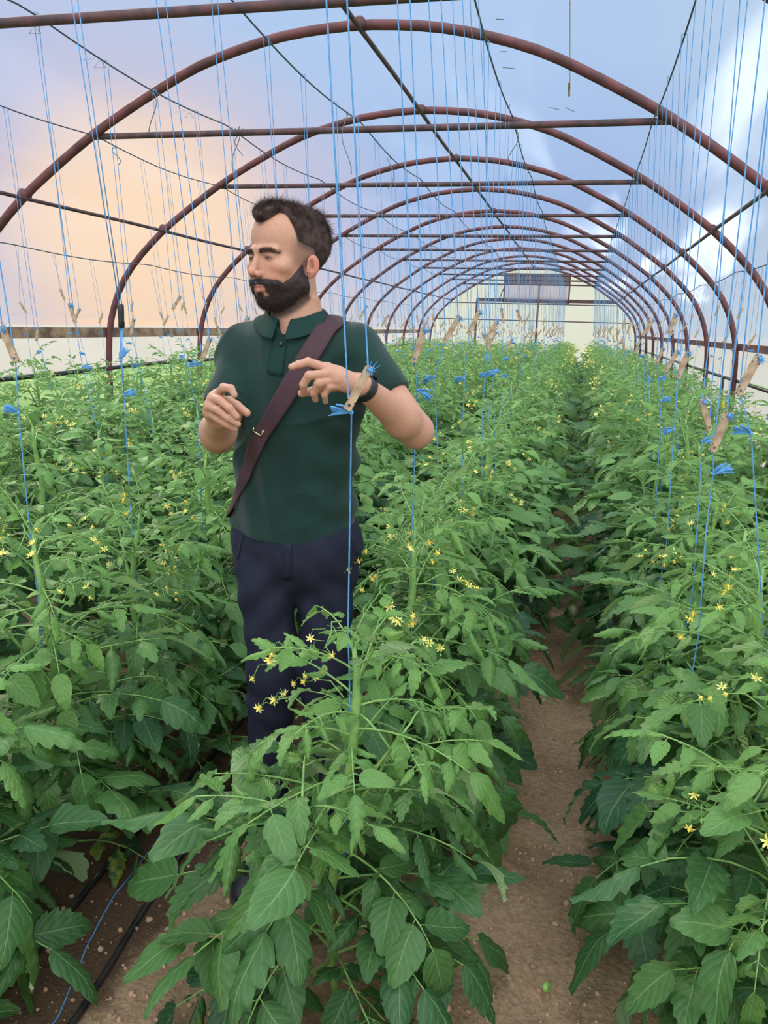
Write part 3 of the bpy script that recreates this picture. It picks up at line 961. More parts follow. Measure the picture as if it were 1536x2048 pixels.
if rows_far:
    Vs, Fq, Ft, uvs, ccs, mq, mt, n_ = [], [], [], [], [], [], [], 0
    for x, y, h, ang, k_ in rows_far:
        Vt, Fl, uv, cc, mi = V2raw[k_]
        Vs.append((Vt * [1, 1, h]) @ rz(ang).T + [x, y, 0]); uvs.append(uv); ccs.append(cc)
        a, b = len(Fl[0]), len(Fl[1])
        Fq += [Fl[0] + n_, Fl[1] + n_]; Ft.append(Fl[2] + n_); mq.append(mi[:a + b]); mt.append(mi[a + b:]); n_ += len(Vt)
    o = mesh_np('distant_tomato_plants', np.concatenate(Vs), [np.concatenate(Fq), np.concatenate(Ft)], [leaf_m, stem_m, petal_m, cone_m, sepal_m], uv=np.concatenate(uvs), col=np.concatenate(ccs), midx=np.concatenate(mq + mt))
    tag(o, 'mass of small distant tomato plants before the far end wall', 'plants', kind='stuff')

# ---------------------------------------------------------------- overhead wires
wire_objs = []
WLAB = ['lowest thin wire above the row along the left wooden rail', 'thin wire second from the left, resting on the crossbar ends', 'thin sagging wire third from the left',
        'thin sagging wire right of the ridge pipe on the left half, above the man', 'thin wire above the row between the man and the soil path', 'thin wire on the right resting near the crossbar ends', 'low thin wire above the row along the right side film']
def wire_z(w, y):
    z = WZ[w]
    if w in (1, 2, 3, 4, 5):
        ph = ((y - Y0) / S) % 1.0
        return z - .045 * math.sin(PI * ph)
    ph = ((y - Y0) / S) % 1.0
    return z - .03 * math.sin(PI * ph)
for w, x in enumerate(WIRES):
    ys = np.arange(-.8, YE, .125)
    P_ = np.array([(x, y, wire_z(w, y)) for y in ys])
    mb = MB(); mb.tube(P_, .0042, 5)
    o = mb.build('overhead_wire', wire_m); tag(o, WLAB[w], 'wire', 'wires above the rows')
for k_, (w, y, side, L) in enumerate([(2, 4.27, 0, .22), (2, 5.33, .02, .30), (2, 5.30, .06, .17), (3, 4.95, 0, .34), (1, 5.5, 0, .12), (3, 6.1, 0, .22), (4, 5.4, .0, .2)]):
    p = np.array([WIRES[w] + side, y, wire_z(w, y)])
    q = np.linspace(0, 1, 9)
    rr = np.random.RandomState(k_)
    pts = p + np.stack([.03 * np.sin(q * 5 + k_), .01 * np.cos(q * 7), -L * q], 1)
    mb = MB(); mb.tube(pts, .0028, 5)
    mb.tube([p + [0, 0, .006], p + [.0, .012, -.004], p + [0, 0, -.016], p + [0, -.012, -.004], p + [0, 0, .008]], .003, 4)
    o = mb.build('old_twine_end', oldtwine_m)
    tag(o, ['frayed grey twine end hanging at the upper left before the first whole hoop', 'long grey twine end hanging under the first crossbar on the left', 'short knotted grey twine end hanging beside the first crossbar',
            'curly grey twine end hanging right of the man above his head', 'short grey twine end on the second wire from the left', 'grey twine end hanging behind the first crossbar', 'grey twine end hanging near the middle of the first crossbar'][k_], 'twine end')

# ---------------------------------------------------------------- strings with wooden toggles
def peg_mesh(lod):
    """flat wooden toggle, two drilled holes, centred, long axis Z"""
    L, Wd, T = .088, .0155, .0085
    if lod: 
        V, F = box((0, 0, 0), (Wd, T, L)); return mesh_np('wooden_toggle', V, F, peg_m, smooth=False, link=False)
    hx, hz = Wd / 2, L / 2
    r = .0027; nseg = 12
    mb = MB()
    def face(zc, z0, z1, ysgn):
        # square region around a hole joined to the ring
        a = np.arange(nseg) * 2 * PI / nseg
        ring = np.stack([r * np.cos(a), np.full(nseg, ysgn * T / 2), zc + r * np.sin(a)], 1)
        dx, dz = np.cos(a), np.sin(a)
        s = np.minimum(hx / np.maximum(abs(dx), 1e-6), np.where(dz > 0, z1 - zc, zc - z0) / np.maximum(abs(dz), 1e-6))
        out_ = np.stack([dx * s, np.full(nseg, ysgn * T / 2), zc + dz * s], 1)
        V = np.concatenate([ring, out_]); j = np.arange(nseg); k = (j + 1) % nseg
        F = np.stack([j, j + nseg, k + nseg, k], 1)
        if ysgn > 0: F = F[:, ::-1]
        mb.add(V, F)
    z1 = hz - .004; cuts = [(-hz, -hz + .018), (hz - .018, hz)]
    for ys_ in (-1, 1):
        for (a, b) in cuts: face((a + b) / 2, a, b, ys_)
        V = [(-hx, ys_ * T / 2, cuts[0][1]), (hx, ys_ * T / 2, cuts[0][1]), (hx, ys_ * T / 2, cuts[1][0]), (-hx, ys_ * T / 2, cuts[1][0])]
        mb.add(V, [[0, 1, 2, 3]] if ys_ < 0 else [[3, 2, 1, 0]])
    for a, b in cuts:
        zc = (a + b) / 2; an = np.arange(nseg) * 2 * PI / nseg
        V = np.concatenate([np.stack([r * np.cos(an), np.full(nseg, y), zc + r * np.sin(an)], 1) for y in (-T / 2, T / 2)])
        j = np.arange(nseg); k = (j + 1) % nseg
        mb.add(V, np.stack([j, k, k + nseg, j + nseg], 1))
    for V in ([(-hx, -T/2, -hz), (-hx, T/2, -hz), (-hx, T/2, hz), (-hx, -T/2, hz)], [(hx, T/2, -hz), (hx, -T/2, -hz), (hx, -T/2, hz), (hx, T/2, hz)],
              [(-hx, T/2, -hz), (-hx, -T/2, -hz), (hx, -T/2, -hz), (hx, T/2, -hz)], [(-hx, -T/2, hz), (-hx, T/2, hz), (hx, T/2, hz), (hx, -T/2, hz)]):
        mb.add(V, [[0, 1, 2, 3]])
    return mb.build('wooden_toggle', peg_m, smooth=False, link=False)
PEG0, PEG1 = peg_mesh(0), peg_mesh(1)
def tail_mesh(seed, lod):
    """knot with a flattened frayed tail pointing along -X"""
    rg = np.random.RandomState(seed)
    mb = MB()
    mb.add(ic2 * [.0042, .0040, .0048] if lod == 0 else ico * .0045, if2 if lod == 0 else icf)
    L = rg.uniform(.030, .05)
    n = 7 if lod == 0 else 3
    for k_ in range(n):
        f = (k_ - (n - 1) / 2) / n
        e = np.array([-L * rg.uniform(.85, 1.1), rg.uniform(-.004, .004), f * .022 - .006])
        pts = [np.zeros(3), e * .5 + [0, 0, .001], e]
        mb.tube(pts, [.0018, .0022, .0012] if lod == 0 else [.002, .003, .002], 4)
    if lod == 0:
        for k_ in range(2):
            e = np.array([-L * rg.uniform(.6, .9), rg.uniform(-.006, .006), rg.uniform(.004, .012)])
            mb.tube([np.zeros(3), e * .6 + [0, 0, .003], e], [.0022, .0022, .0019], 5)
    return mb.build('frayed_knot', twine_m, link=False)
TAIL0 = [tail_mesh(i, 0) for i in range(5)]; TAIL1 = [tail_mesh(i + 9, 1) for i in range(3)]
def fuzz_mesh(seed):
    rg = np.random.RandomState(seed); mb = MB()
    mb.add(ic1 * .005, if1)
    for k_ in range(26):
        d = rg.normal(size=3); d[2] -= .5; d /= np.linalg.norm(d)
        mb.tube([np.zeros(3), d * .006, d * rg.uniform(.008, .018) + rg.normal(size=3) * .003], [.0010, .0007, .0003], 4)
    return mb.build('frayed_end', twine_m, link=False)
FUZZ = [fuzz_mesh(i) for i in range(3)]

rgs = np.random.RandomState(21)
def make_string(w, ytop, zt, knot, foot, lean, lod, tilt=None, seg=True, off=0.012, tl=1, peg='wood', yaw=None, near=False, tailyaw=None):
    """doubled twine from wire w down to a toggle, single below it through a knot to the plant's foot"""
    top = np.array([WIRES[w], ytop, wire_z(w, ytop)])
    knot = np.array(knot); foot = np.array(foot)
    zc = np.array(zt)                      # toggle centre
    tilt = tilt if tilt is not None else math.radians(22) * lean
    yaw = YAW if yaw is None else yaw
    R = Matrix.Rotation(yaw, 3, 'Z') @ Matrix.Rotation(tilt, 3, 'Y')
    Rn = np.array(R)
    pt = zc + Rn @ np.array([0, 0, .037]); pb = zc + Rn @ np.array([0, 0, -.037])
    r = .0015 if lod == 0 else .0016
    sg = 6 if lod == 0 else 3
    mb = MB()
    side = np.array([off, 0, 0])
    L1 = [top - side + [0, 0, .006], (top - side) * .5 + pb * .5 + [0, .004, 0], pb]
    L2 = [top + side + [0, 0, .006], (top + side) * .5 + pt * .5, pt]
    mb.tube(L1, r, sg, cap=False); mb.tube(L2, r, sg, cap=False)
    if lod == 0:
        mb.tube([top - side + [0, 0, .006], top + [0, 0, .010], top + side + [0, 0, .006]], r, 5, cap=False)
    stem = np.array([foot[0], foot[1], 0])
    lowz = max(.05, foot[2] - .5)
    P_ = [pb, knot, foot, foot * .5 + np.array([stem[0], stem[1], lowz]) * .5 + [.012, 0, 0], np.array([stem[0], stem[1], lowz])]
    mb.tube(P_, r, sg, cap=False)
    o = mb.build('support_string', twine_m)
    p = link_mesh('wooden_toggle', PEG0 if lod == 0 else PEG1, o)
    p.location = zc; p.rotation_euler = R.to_euler()
    t_ = link_mesh('frayed_knot', (TAIL0 if lod == 0 else TAIL1)[rgs.randint(3)], o)
    t_.location = knot; t_.rotation_euler = (rgs.uniform(-.5, .5), rgs.uniform(-.6, .6), tailyaw if tailyaw is not None else (YAW + (0 if tl > 0 else PI) + rgs.uniform(-.4, .4)))
    if lod == 0:
        f_ = link_mesh('frayed_end', FUZZ[rgs.randint(3)], o); f_.location = pt + np.array([.006, -.006, .0])
        f_.rotation_euler = (0, 0, rgs.uniform(0, 6))
    return o

def world_at(u, v, d):
    """point on the line of sight through a place in the photograph, at horizontal distance d"""
    a, b = (u - 768) / F_PX, (v - 1024) / F_PX
    c, s = math.cos(ROLL), math.sin(ROLL); uu = a * c + b * s; vv = -a * s + b * c
    r, up, fw = uu, -vv, 1.0
    c, s = math.cos(PITCH), math.sin(PITCH); dd = fw * c + up * s; z = -fw * s + up * c
    k_ = d / dd
    c, s = math.cos(YAW), math.sin(YAW)
    x, y = (r * k_) * c - d * s, (r * k_) * s + d * c
    return np.array([CAM_X + x, y, CAM_H + z * k_])
def depth(x, y): return -(x - CAM_X) * math.sin(YAW) + y * math.cos(YAW)

# strings that can be told apart in the photograph: (row, plant index, label, toggle centre u v, lean deg, knot u v, foot u v, tail side)
NEARS = [
    (4, 0, 'blue twine with pale wooden toggle hanging in front of the man\'s watch', (717, 776), 27, (703, 825), (696, 1262), 1),
    (4, 1, 'blue twine with leaning toggle just right of the man\'s elbow', (838, 690), 16, (834, 780), (822, 1110), -1),
    (4, 2, 'blue twine with leaning toggle, second one right of the man\'s sleeve', (904, 658), 28, (869, 753), (875, 900), 1),
    (4, 3, 'blue twine whose toggle leans just right of the vent film, third right of the man', (948, 645), 24, (929, 757), (925, 860), 1),
    (4, 4, 'blue twine with long leaning toggle, fourth right of the man', (984, 660), 27, (970, 748), (965, 830), -1),
    (5, 1, 'blue twine with big toggle showing its two holes near the right edge', (1440, 864), 15, (1426, 948), (1412, 1060), -1),
    (5, 2, 'blue twine whose toggle leans left, beside the big toggle with two holes', (1411, 830), -21, (1404, 882), (1398, 1000), -1),
    (5, 3, 'blue twine with toggle, rightmost of the three toggles before the right rail', (1366, 730), 16, (1348, 858), (1343, 930), 1),
    (5, 4, 'blue twine with toggle, middle of the three toggles before the right rail', (1343, 722), 28, (1322, 803), (1318, 900), -1),
    (3, 1, 'blue twine at the left edge with long toggle leaning to the left', (18, 688), -20, (37, 826), (58, 1045), 1),
    (3, 3, 'blue twine with toggle just left of the man\'s collar, frayed knot below it', (412, 698), 22, (400, 730), (396, 900), 1),
]
done = set()
for r, idx, lab, (tu, tv), ld, (ku, kv), (fu, fv), tl in NEARS:
    pl = [p for p in plants if p[2] == r and p[3] == idx]
    if not pl: print('no plant', r, idx); continue
    x, y = pl[0][0], pl[0][1]
    done.add((r, idx))
    d = depth(x, y)
    dk = depth(x * .6 + WIRES[r] * .4, y)
    tc_ = world_at(tu, tv, dk - .02); kn = world_at(ku, kv, dk); ft = world_at(fu, fv, d)
    o = make_string(r, y + .02, tc_, kn, ft, 1, 0, tilt=math.radians(ld), tl=tl, tailyaw=YAW + (0 if tl > 0 else PI), off=.016)
    tag(o, lab, 'string', 'blue support strings')
# nearest string of the right row crosses the frame's right edge only
x, y = 1.93, 1.80
o = make_string(5, 1.80, (1.80, 1.80, 1.42), (1.82, 1.80, 1.30), (1.915, 1.82, .80), 1, 0)
done.add((5, 0)); tag(o, 'blue twine crossing the lower right edge before the nearest right-hand plants', 'string', 'blue support strings')

# the string that carries the black handle
x, y = [p for p in plants if p[2] == 3 and p[3] == 2][0][:2]
done.add((3, 2))
d = depth(x, y); dk = depth(.12, y)
hk = world_at(242, 632, dk)
kn = world_at(248, 790, dk); ft = world_at(262, 1040, d)
top = np.array([WIRES[3], y, wire_z(3, y)])
mb = MB()
mb.tube([top + [-.012, 0, 0], hk + [-.004, 0, .034]], .0015, 6); mb.tube([top + [.012, 0, 0], hk + [.004, 0, .034]], .0015, 6)
mid = world_at(241, 720, dk)
mb.tube([hk - [.003, 0, .03], mid, kn, ft, [x, y, .4]], .0015, 6); mb.tube([hk - [-.003, 0, .03], mid + [.004, 0, 0], kn], .0015, 6)
o = mb.build('support_string', twine_m); tag(o, 'blue twine that carries the black handle left of the man', 'string', 'blue support strings')
for p_ in (mid, kn):
    t_ = link_mesh('frayed_knot', TAIL0[1], o); t_.location = p_; t_.rotation_euler = (0, .3 if p_ is kn else 1.2, YAW + PI)
mb = MB()
mb.tube([(0, 0, -.034), (0, 0, -.032), (0, 0, -.012), (0, 0, .012), (0, 0, .031), (0, 0, .034)], [.006, .0092, .0086, .0094, .0096, .006], 14)
h_ = mb.build('black_handle', dark_rubber); h_.location = hk
tag(h_, 'short black rubber handle tied into the blue twine left of the man', 'handle')

far = []
for x, y, r, idx in plants:
    if (r, idx) in done: continue
    dist = math.hypot(x - CAM_X, y)
    u, v, w_ = to_px(WIRES[r], y, 1.45)
    if not (-30 < u < 1560): 
        u2, v2, _ = to_px(WIRES[r], y, WZ[r] - .2)
        if not (-30 < u2 < 1560 and v2 > 0): continue
    if (r, idx) == (3, 0): continue
    if rgs.rand() < .05: continue
    if (r == 3 and 3.3 > y > 1.5 and r == 3 and abs(u - 560) < 120 and y < 2.6): continue
    zt = rgs.uniform(1.38, 1.60) if r not in (0, 6) else rgs.uniform(1.45, 1.72)
    f = .55
    a = WIRES[r] * .5 + x * .5
    lean = (1 if rgs.rand() < (.8 if r >= 4 else .4) else -1) * rgs.uniform(.5, 1.5)
    lod = 0 if dist < 6 else 1
    o = make_string(r, y + rgs.uniform(-.04, .04), (a + rgs.uniform(-.02, .02), y, zt), (a + .2 * (x - a), y, rgs.uniform(1.22, 1.34) + (.06 if y > 5 else 0)), (x, y, .85), lean, lod, tl=1 if rgs.rand() < .6 else -1)
    if dist < 5: lab, g_ = f'blue twine with toggle above the {NUM[idx]} plant of the {ROWNAME[r]}', 'blue support strings'
    elif dist < 12 and idx < len(NUM): lab, g_ = f'thin blue twine above the {NUM[idx]} plant of the {ROWNAME[r]}', f'halfway strings above the {ROWNAME[r]}'
    else: lab, g_ = f'fine distant blue twine above the {ROWNAME[r]}', f'distant strings above the {ROWNAME[r]}'
    tag(o, lab, 'string', g_)

# drip pipes and twine on the ground at the lower left
def ground_tube(name, pts, r, m_, label, cat):
    pts = np.array(pts, float)
    q = np.linspace(0, len(pts) - 1, 40); i = np.minimum(q.astype(int), len(pts) - 2); f = (q - i)[:, None]
    P_ = pts[i] * (1 - f) + pts[i + 1] * f
    z = ground_h(P_[:, 0], P_[:, 1]) + r * .7
    P3 = np.stack([P_[:, 0], P_[:, 1], z + .003 * np.sin(q * 3)], 1)
    mb = MB(); mb.tube(P3, r, 8); o = mb.build(name, m_); tag(o, label, cat)
ground_tube('drip_pipe', [(.26, 1.0), (.30, 1.3), (.29, 1.7), (.31, 2.4), (.27, 4.0), (.28, 8.0)], .009, black_pipe, 'black drip pipe on the soil at the far lower left corner', 'pipe')
ground_tube('drip_pipe', [(.50, 1.0), (.50, 1.25), (.47, 1.6), (.46, 2.2), (.45, 4.0), (.44, 8.0)], .009, black_pipe, 'black drip pipe along the soil path, left of the man\'s shoe', 'pipe')
ground_tube('ground_twine', [(.455, 1.1), (.46, 1.25), (.40, 1.45), (.37, 1.62), (.36, 1.9)], .002, twine_m, 'loose blue twine lying on the dark soil between two drip pipes', 'twine')
ft_ = link_mesh('fallen_tomato', TOM); ft_.location = (1.50, 1.61, .012); ft_.scale = (.013, .011, .011); ft_.rotation_euler = (1.2, .3, 1)
tag(ft_, 'small fallen green tomato on the bare soil path', 'tomato')

# ---------------------------------------------------------------- marks on the film: water stain, faint printed triangles
def film_hit(u, v):
    o = np.array([CAM_X, 0, CAM_H]); d = world_at(u, v, 1.0) - o
    d /= np.linalg.norm(d); t_ = 1.0
    for _ in range(4000):
        p = o + d * t_
        i_ = np.argmin((fx - p[0]) ** 2 + (fz - p[2]) ** 2)
        nx__, nz__ = nx_[i_], nz_[i_]
        if abs(p[0]) > 2.6 or p[2] > 2.2:
            s_ = (p[0] - fx[i_]) * nx__ + (p[2] - fz[i_]) * nz__
            if s_ > .012: break
        t_ += .004
    return p - d * .02
stain_m = simple('rust_stain', srgb(190, 164, 140), .9)
print_m = simple('faint_print', srgb(170, 182, 208), .9)
ceiling_o = bpy.data.objects['ceiling']
def film_mark(name, lines, w, m_):
    mb = MB()
    for ln in lines:
        P_ = np.array([film_hit(u, v) for u, v in ln])
        mb.tube(P_, w, 4)
    mb.build(name, m_, ceiling_o)
film_mark('water_stain', [[(1140, v) for v in range(0, 190, 12)]], .0022, stain_m)
film_mark('water_stain', [[(1138, 165), (1138, 192)]], .008, stain_m)
film_mark('dirt_fleck', [[(992, 38), (1008, 39)], [(1000, 103), (1014, 103)], [(1005, 135), (1030, 137)], [(1098, 215), (1118, 219)], [(1130, 215), (1150, 224)]], .0020, simple('dark_fleck', srgb(92, 84, 84), .9))
for (cx_, cy_) in ((66, 60), (196, 128), (376, 230)):
    k_ = 1.0 if cx_ < 300 else .7
    L_ = [[(cx_ - 8 * k_, cy_ + 7 * k_), (cx_ + 3 * k_, cy_ - 8 * k_)], [(cx_ + 3 * k_, cy_ - 8 * k_), (cx_ + 16 * k_, cy_ + 7 * k_)], [(cx_ + 16 * k_, cy_ + 7 * k_), (cx_ - 8 * k_, cy_ + 7 * k_)]]
    for q in range(4): L_.append([(cx_ - (36 - 8 * q) * k_, cy_ - (6 + q) * k_), (cx_ - (29 - 8 * q) * k_, cy_ - (12 + q) * k_)])
    film_mark('printed_mark', L_, .0018, print_m)

# ---------------------------------------------------------------- signed-distance modelling for the man
def smin(a, b, k):
    h = np.clip(0.5 + 0.5 * (b - a) / k, 0, 1)
    return b + (a - b) * h - k * h * (1 - h)
def smax(a, b, k): return -smin(-a, -b, k)
def cone(P, a, b, ra, rb):
    a = np.asarray(a, np.float32); b = np.asarray(b, np.float32)
    ab = b - a; L2 = float(ab @ ab) + 1e-12
    t_ = np.clip(((P - a) @ ab) / L2, 0, 1)
    return np.linalg.norm(P - a - t_[..., None] * ab, axis=-1) - (ra + (rb - ra) * t_)
def ell(P, c, r, R=None):
    q = P - np.asarray(c, np.float32)
    if R is not None: q = q @ np.asarray(R, np.float32)      # columns of R are the ellipsoid's axes
    r = np.asarray(r, np.float32)
    k0 = np.linalg.norm(q / r, axis=-1); k1 = np.linalg.norm(q / (r * r), axis=-1) + 1e-9
    return k0 * (k0 - 1) / k1
def chain(P, pts, rs, k=.004):
    d = None
    for i in range(len(pts) - 1):
        e = cone(P, pts[i], pts[i + 1], rs[i], rs[i + 1])
        d = e if d is None else smin(d, e, k)
    return d

def surface_nets(fn, lo, hi, h, B=14):
    lo = np.array(lo, float); hi = np.array(hi, float)
    n = np.ceil((hi - lo) / h / B).astype(int) * B + 1
    D = np.empty(n, np.float32)
    nb = (n - 1) // B
    ci = np.stack(np.meshgrid(*[np.arange(k) for k in nb], indexing='ij'), -1).reshape(-1, 3)
    cen = (lo + (ci * B + B / 2) * h).astype(np.float32)
    dc = fn(cen)
    half = B / 2 * h * 1.7321
    D[:] = 1.0
    for (i, j, k), d in zip(ci, dc):
        sl = (slice(i * B, i * B + B + 1), slice(j * B, j * B + B + 1), slice(k * B, k * B + B + 1))
        if d < -half * 1.5 : D[sl] = np.minimum(D[sl], -1)
    act = np.abs(dc) <= half * 1.5 + .004
    ai = ci[act]
    g = np.stack(np.meshgrid(*[np.arange(B + 1)] * 3, indexing='ij'), -1)
    CH = 48
    for s in range(0, len(ai), CH):
        bl = ai[s:s + CH]
        P = (lo + (bl[:, None, None, None] * B + g[None]) * h).astype(np.float32)
        v = fn(P.reshape(-1, 3)).reshape(len(bl), B + 1, B + 1, B + 1)
        for (i, j, k), q in zip(bl, v):
            D[i * B:i * B + B + 1, j * B:j * B + B + 1, k * B:k * B + B + 1] = q
    D[0], D[-1], D[:, 0], D[:, -1], D[:, :, 0], D[:, :, -1] = (np.maximum(x, 1e-4) for x in (D[0], D[-1], D[:, 0], D[:, -1], D[:, :, 0], D[:, :, -1]))
    ins = D < 0
    cnt = np.zeros(tuple(n - 1), np.int8)
    for a in (0, 1):
        for b in (0, 1):
            for c in (0, 1):
                cnt += ins[a:n[0] - 1 + a, b:n[1] - 1 + b, c:n[2] - 1 + c]
    cell = (cnt > 0) & (cnt < 8)
    idx = np.full(cell.shape, -1, np.int64)
    cc = np.argwhere(cell)
    idx[cell] = np.arange(len(cc))
    # vertex = mean of the edge crossings
    acc = np.zeros((len(cc), 3)); w = np.zeros(len(cc))
    cor = [(a, b, c) for a in (0, 1) for b in (0, 1) for c in (0, 1)]
    val = {c: D[cc[:, 0] + c[0], cc[:, 1] + c[1], cc[:, 2] + c[2]] for c in cor}
    for c in cor:
        for ax_ in range(3):
            if c[ax_] == 0:
                c2 = list(c); c2[ax_] = 1; c2 = tuple(c2)
                a, b = val[c], val[c2]
                m_ = (a < 0) != (b < 0)
                t_ = np.where(m_, a / np.where(m_, a - b, 1), 0)
                p = np.tile(np.array(c, float), (len(cc), 1)); p[:, ax_] += t_
                acc += p * m_[:, None]; w += m_
    V = lo + (cc + acc / w[:, None]) * h
    F = []
    for ax_ in range(3):
        sl0 = [slice(1, -1)] * 3; 
        u, v = (ax_ + 1) % 3, (ax_ + 2) % 3
        s0 = [slice(1, n[q] - 1) for q in range(3)]; s0[ax_] = slice(0, n[ax_] - 1)
        s1 = list(s0); s1[ax_] = slice(1, n[ax_])
        a = ins[tuple(s0)]; b = ins[tuple(s1)]
        e = np.argwhere(a != b)
        org = np.array([s0[q].start for q in range(3)])
        flip = a[tuple(e.T)]
        e = e + org
        def id_(du, dv):
            q = e.copy(); q[:, u] += du; q[:, v] += dv
            return idx[q[:, 0], q[:, 1], q[:, 2]]
        quad = np.stack([id_(-1, -1), id_(0, -1), id_(0, 0), id_(-1, 0)], 1)
        quad[~flip] = quad[~flip][:, ::-1]
        F.append(quad)
    F = np.concatenate(F)
    F = F[(F >= 0).all(1)]
    # settle vertices exactly on the surface
    V = V.astype(np.float32)
    for _ in range(2):
        d = fn(V); e = h * .35
        G = np.stack([fn(V + np.eye(3, dtype=np.float32)[q] * e) - d for q in range(3)], 1) / e
        V = V - np.clip(d, -h * .5, h * .5)[:, None] * G / (np.sum(G * G, 1)[:, None] + 1e-3)
    return V, F
def grad(fn, V, e=.0015):
    V = V.astype(np.float32)
    G = np.stack([fn(V + np.eye(3, dtype=np.float32)[q] * e) - fn(V - np.eye(3, dtype=np.float32)[q] * e) for q in range(3)], 1)
    return G / (np.linalg.norm(G, axis=1)[:, None] + 1e-9)

# man's own frame: x to the right of the viewer, y away from the viewer, z up, origin between his feet
MR = rz(MYAW)
def mp_(u, v, d):
    w = world_at(u, v, d) - np.array([MAN[0], MAN[1], 0])
    return w @ MR
MD = depth(*MAN)

# head frame
HA = math.radians(43)
HL = np.array([math.cos(HA), -math.sin(HA), 0.0]); HF = np.array([-math.sin(HA), -math.cos(HA), 0.0]); HU = np.array([0, 0, 1.0])
hp = math.radians(-.5)
HF2 = HF * math.cos(hp) + HU * math.sin(hp); HU2 = HU * math.cos(hp) - HF * math.sin(hp)
HM = np.stack([HL, HF2, HU2], 1).astype(np.float32)      # head-local -> man frame: p = HM @ q
HC = mp_(575, 519, MD - .01)
HS = 0.97
def to_head(P): return ((P - HC.astype(np.float32)) @ HM) / HS
def head_sdf(P):
    q = to_head(P)
    A = np.array
    s = np.stack([np.abs(q[..., 0]), q[..., 1], q[..., 2]], -1)     # symmetric halves
    d = ell(q, (0, -.012, .034), (.075, .096, .086))
    d = smin(d, ell(q, (0, .026, .050), (.064, .062, .060)), .02)          # forehead
    d = smin(d, ell(q, (0, .030, -.030), (.060, .062, .080)), .02)        # face
    d = smin(d, cone(s, (.050, .002, -.060), (.012, .047, -.088), .022, .021), .024)   # jaw
    d = smin(d, ell(s, (0, .057, -.090), (.020, .017, .014)), .014)       # chin
    d = smin(d, ell(s, (.044, .058, -.022), (.024, .024, .020)), .016)    # cheek bone
    d = smin(d, cone(s, (.006, .0885, .016), (.042, .074, .015), .0092, .009), .009)    # brow
    d = smin(d, cone(s, (.030, .062, -.052), (.018, .067, -.067), .022, .018), .014)  # mouth area
    # eye sockets, then lids
    d = smax(d, -ell(s, (.031, .097, .000), (.019, .019, .012)), .007)
    d = smin(d, ell(s, (.031, .0735, -.002), (.0150, .0132, .0120)), .004)
    d = smax(d, -ell(s, (.031, .090, -.0030), (.0125, .010, .0019)), .0012)
    d = smin(d, cone(s, (.018, .083, .0052), (.043, .073, .0038), .0034, .0034), .005)  # fold of the upper lid
    d = smin(d, cone(s, (.020, .080, -.0145), (.040, .072, -.013), .0030, .003), .006)
    # nose
    d = smin(d, cone(q, (0, .086, .008), (0, .1045, -.032), .0075, .0092), .008)
    d = smin(d, ell(q, (0, .1070, -.035), (.0100, .0095, .0088)), .005)
    d = smin(d, ell(s, (.0120, .096, -.0390), (.0068, .0100, .0072)), .004)
    d = smax(d, -ell(s, (.0070, .104, -.0475), (.0034, .0055, .0040)), .002)
    # lips
    d = smin(d, cone(s, (0, .0925, -.0640), (.022, .080, -.0665), .0048, .0022), .004)
    d = smin(d, cone(s, (0, .0895, -.0750), (.018, .080, -.0720), .0058, .0024), .004)
    d = smax(d, -cone(s, (0, .0980, -.0693), (.024, .083, -.0693), .0016, .0010), .0015)
    d = smin(d, ell(s, (0, .0700, -.0850), (.016, .010, .008)), .008)
    # ears
    RE = rz(.42)
    e_ = s - A([.0735, -.010, -.018], dtype=np.float32)
    E = e_ @ RE.astype(np.float32)
    E = np.stack([E[..., 0], E[..., 1] + .18 * E[..., 2] * 0 , E[..., 2]], -1)
    de = ell(E, (.008, -.003, .003), (.0062, .0155, .0235))
    de = smin(de, ell(E, (.004, .002, -.018), (.0050, .0080, .0095)), .006)
    de = smax(de, -ell(E, (.0150, .001, .003), (.0085, .0088, .0150)), .0022)
    de = smin(de, cone(E, (.010, -.003, .014), (.010, -.007, -.004), .0024, .0024), .003)
    de = smin(de, cone(E, (.008, .010, -.004), (.008, .010, -.012), .0035, .0035), .003)
    d = smin(d, de, .006)
    return d * HS

NB = mp_(597, 652, MD + .01)                     # base of the neck
NB[2] = 1.470
NT_ = HC + HM @ np.array([0, -.018, -.055])
# torso
TA = math.radians(17)
TL = np.array([math.cos(TA), -math.sin(TA), 0]); TF = np.array([-math.sin(TA), -math.cos(TA), 0])
TM = np.stack([TL, TF, [0, 0, 1]], 1).astype(np.float32)
TZ = np.array([.90, .95, 1.00, 1.10, 1.20, 1.30, 1.38, 1.44, 1.485, 1.53])
TAx = np.array([.170, .172, .162, .148, .150, .164, .174, .158, .095, .05])
TBy = np.array([.112, .112, .108, .102, .102, .110, .108, .092, .070, .05])
zc_ = np.linspace(.85, 1.56, 60)
def sm_(a):
    a = np.interp(zc_, TZ, a)
    for _ in range(3): a[1:-1] = (a[:-2] + 2 * a[1:-1] + a[2:]) / 4
    return a
TAs, TBs = sm_(TAx), sm_(TBy)
def torso_axis(z): # centre line of the trunk leans a little
    x = np.interp(z, [.85, 1.0, 1.25, 1.5], [.006, .008, .014, .022])
    return x, np.full_like(x, .01)
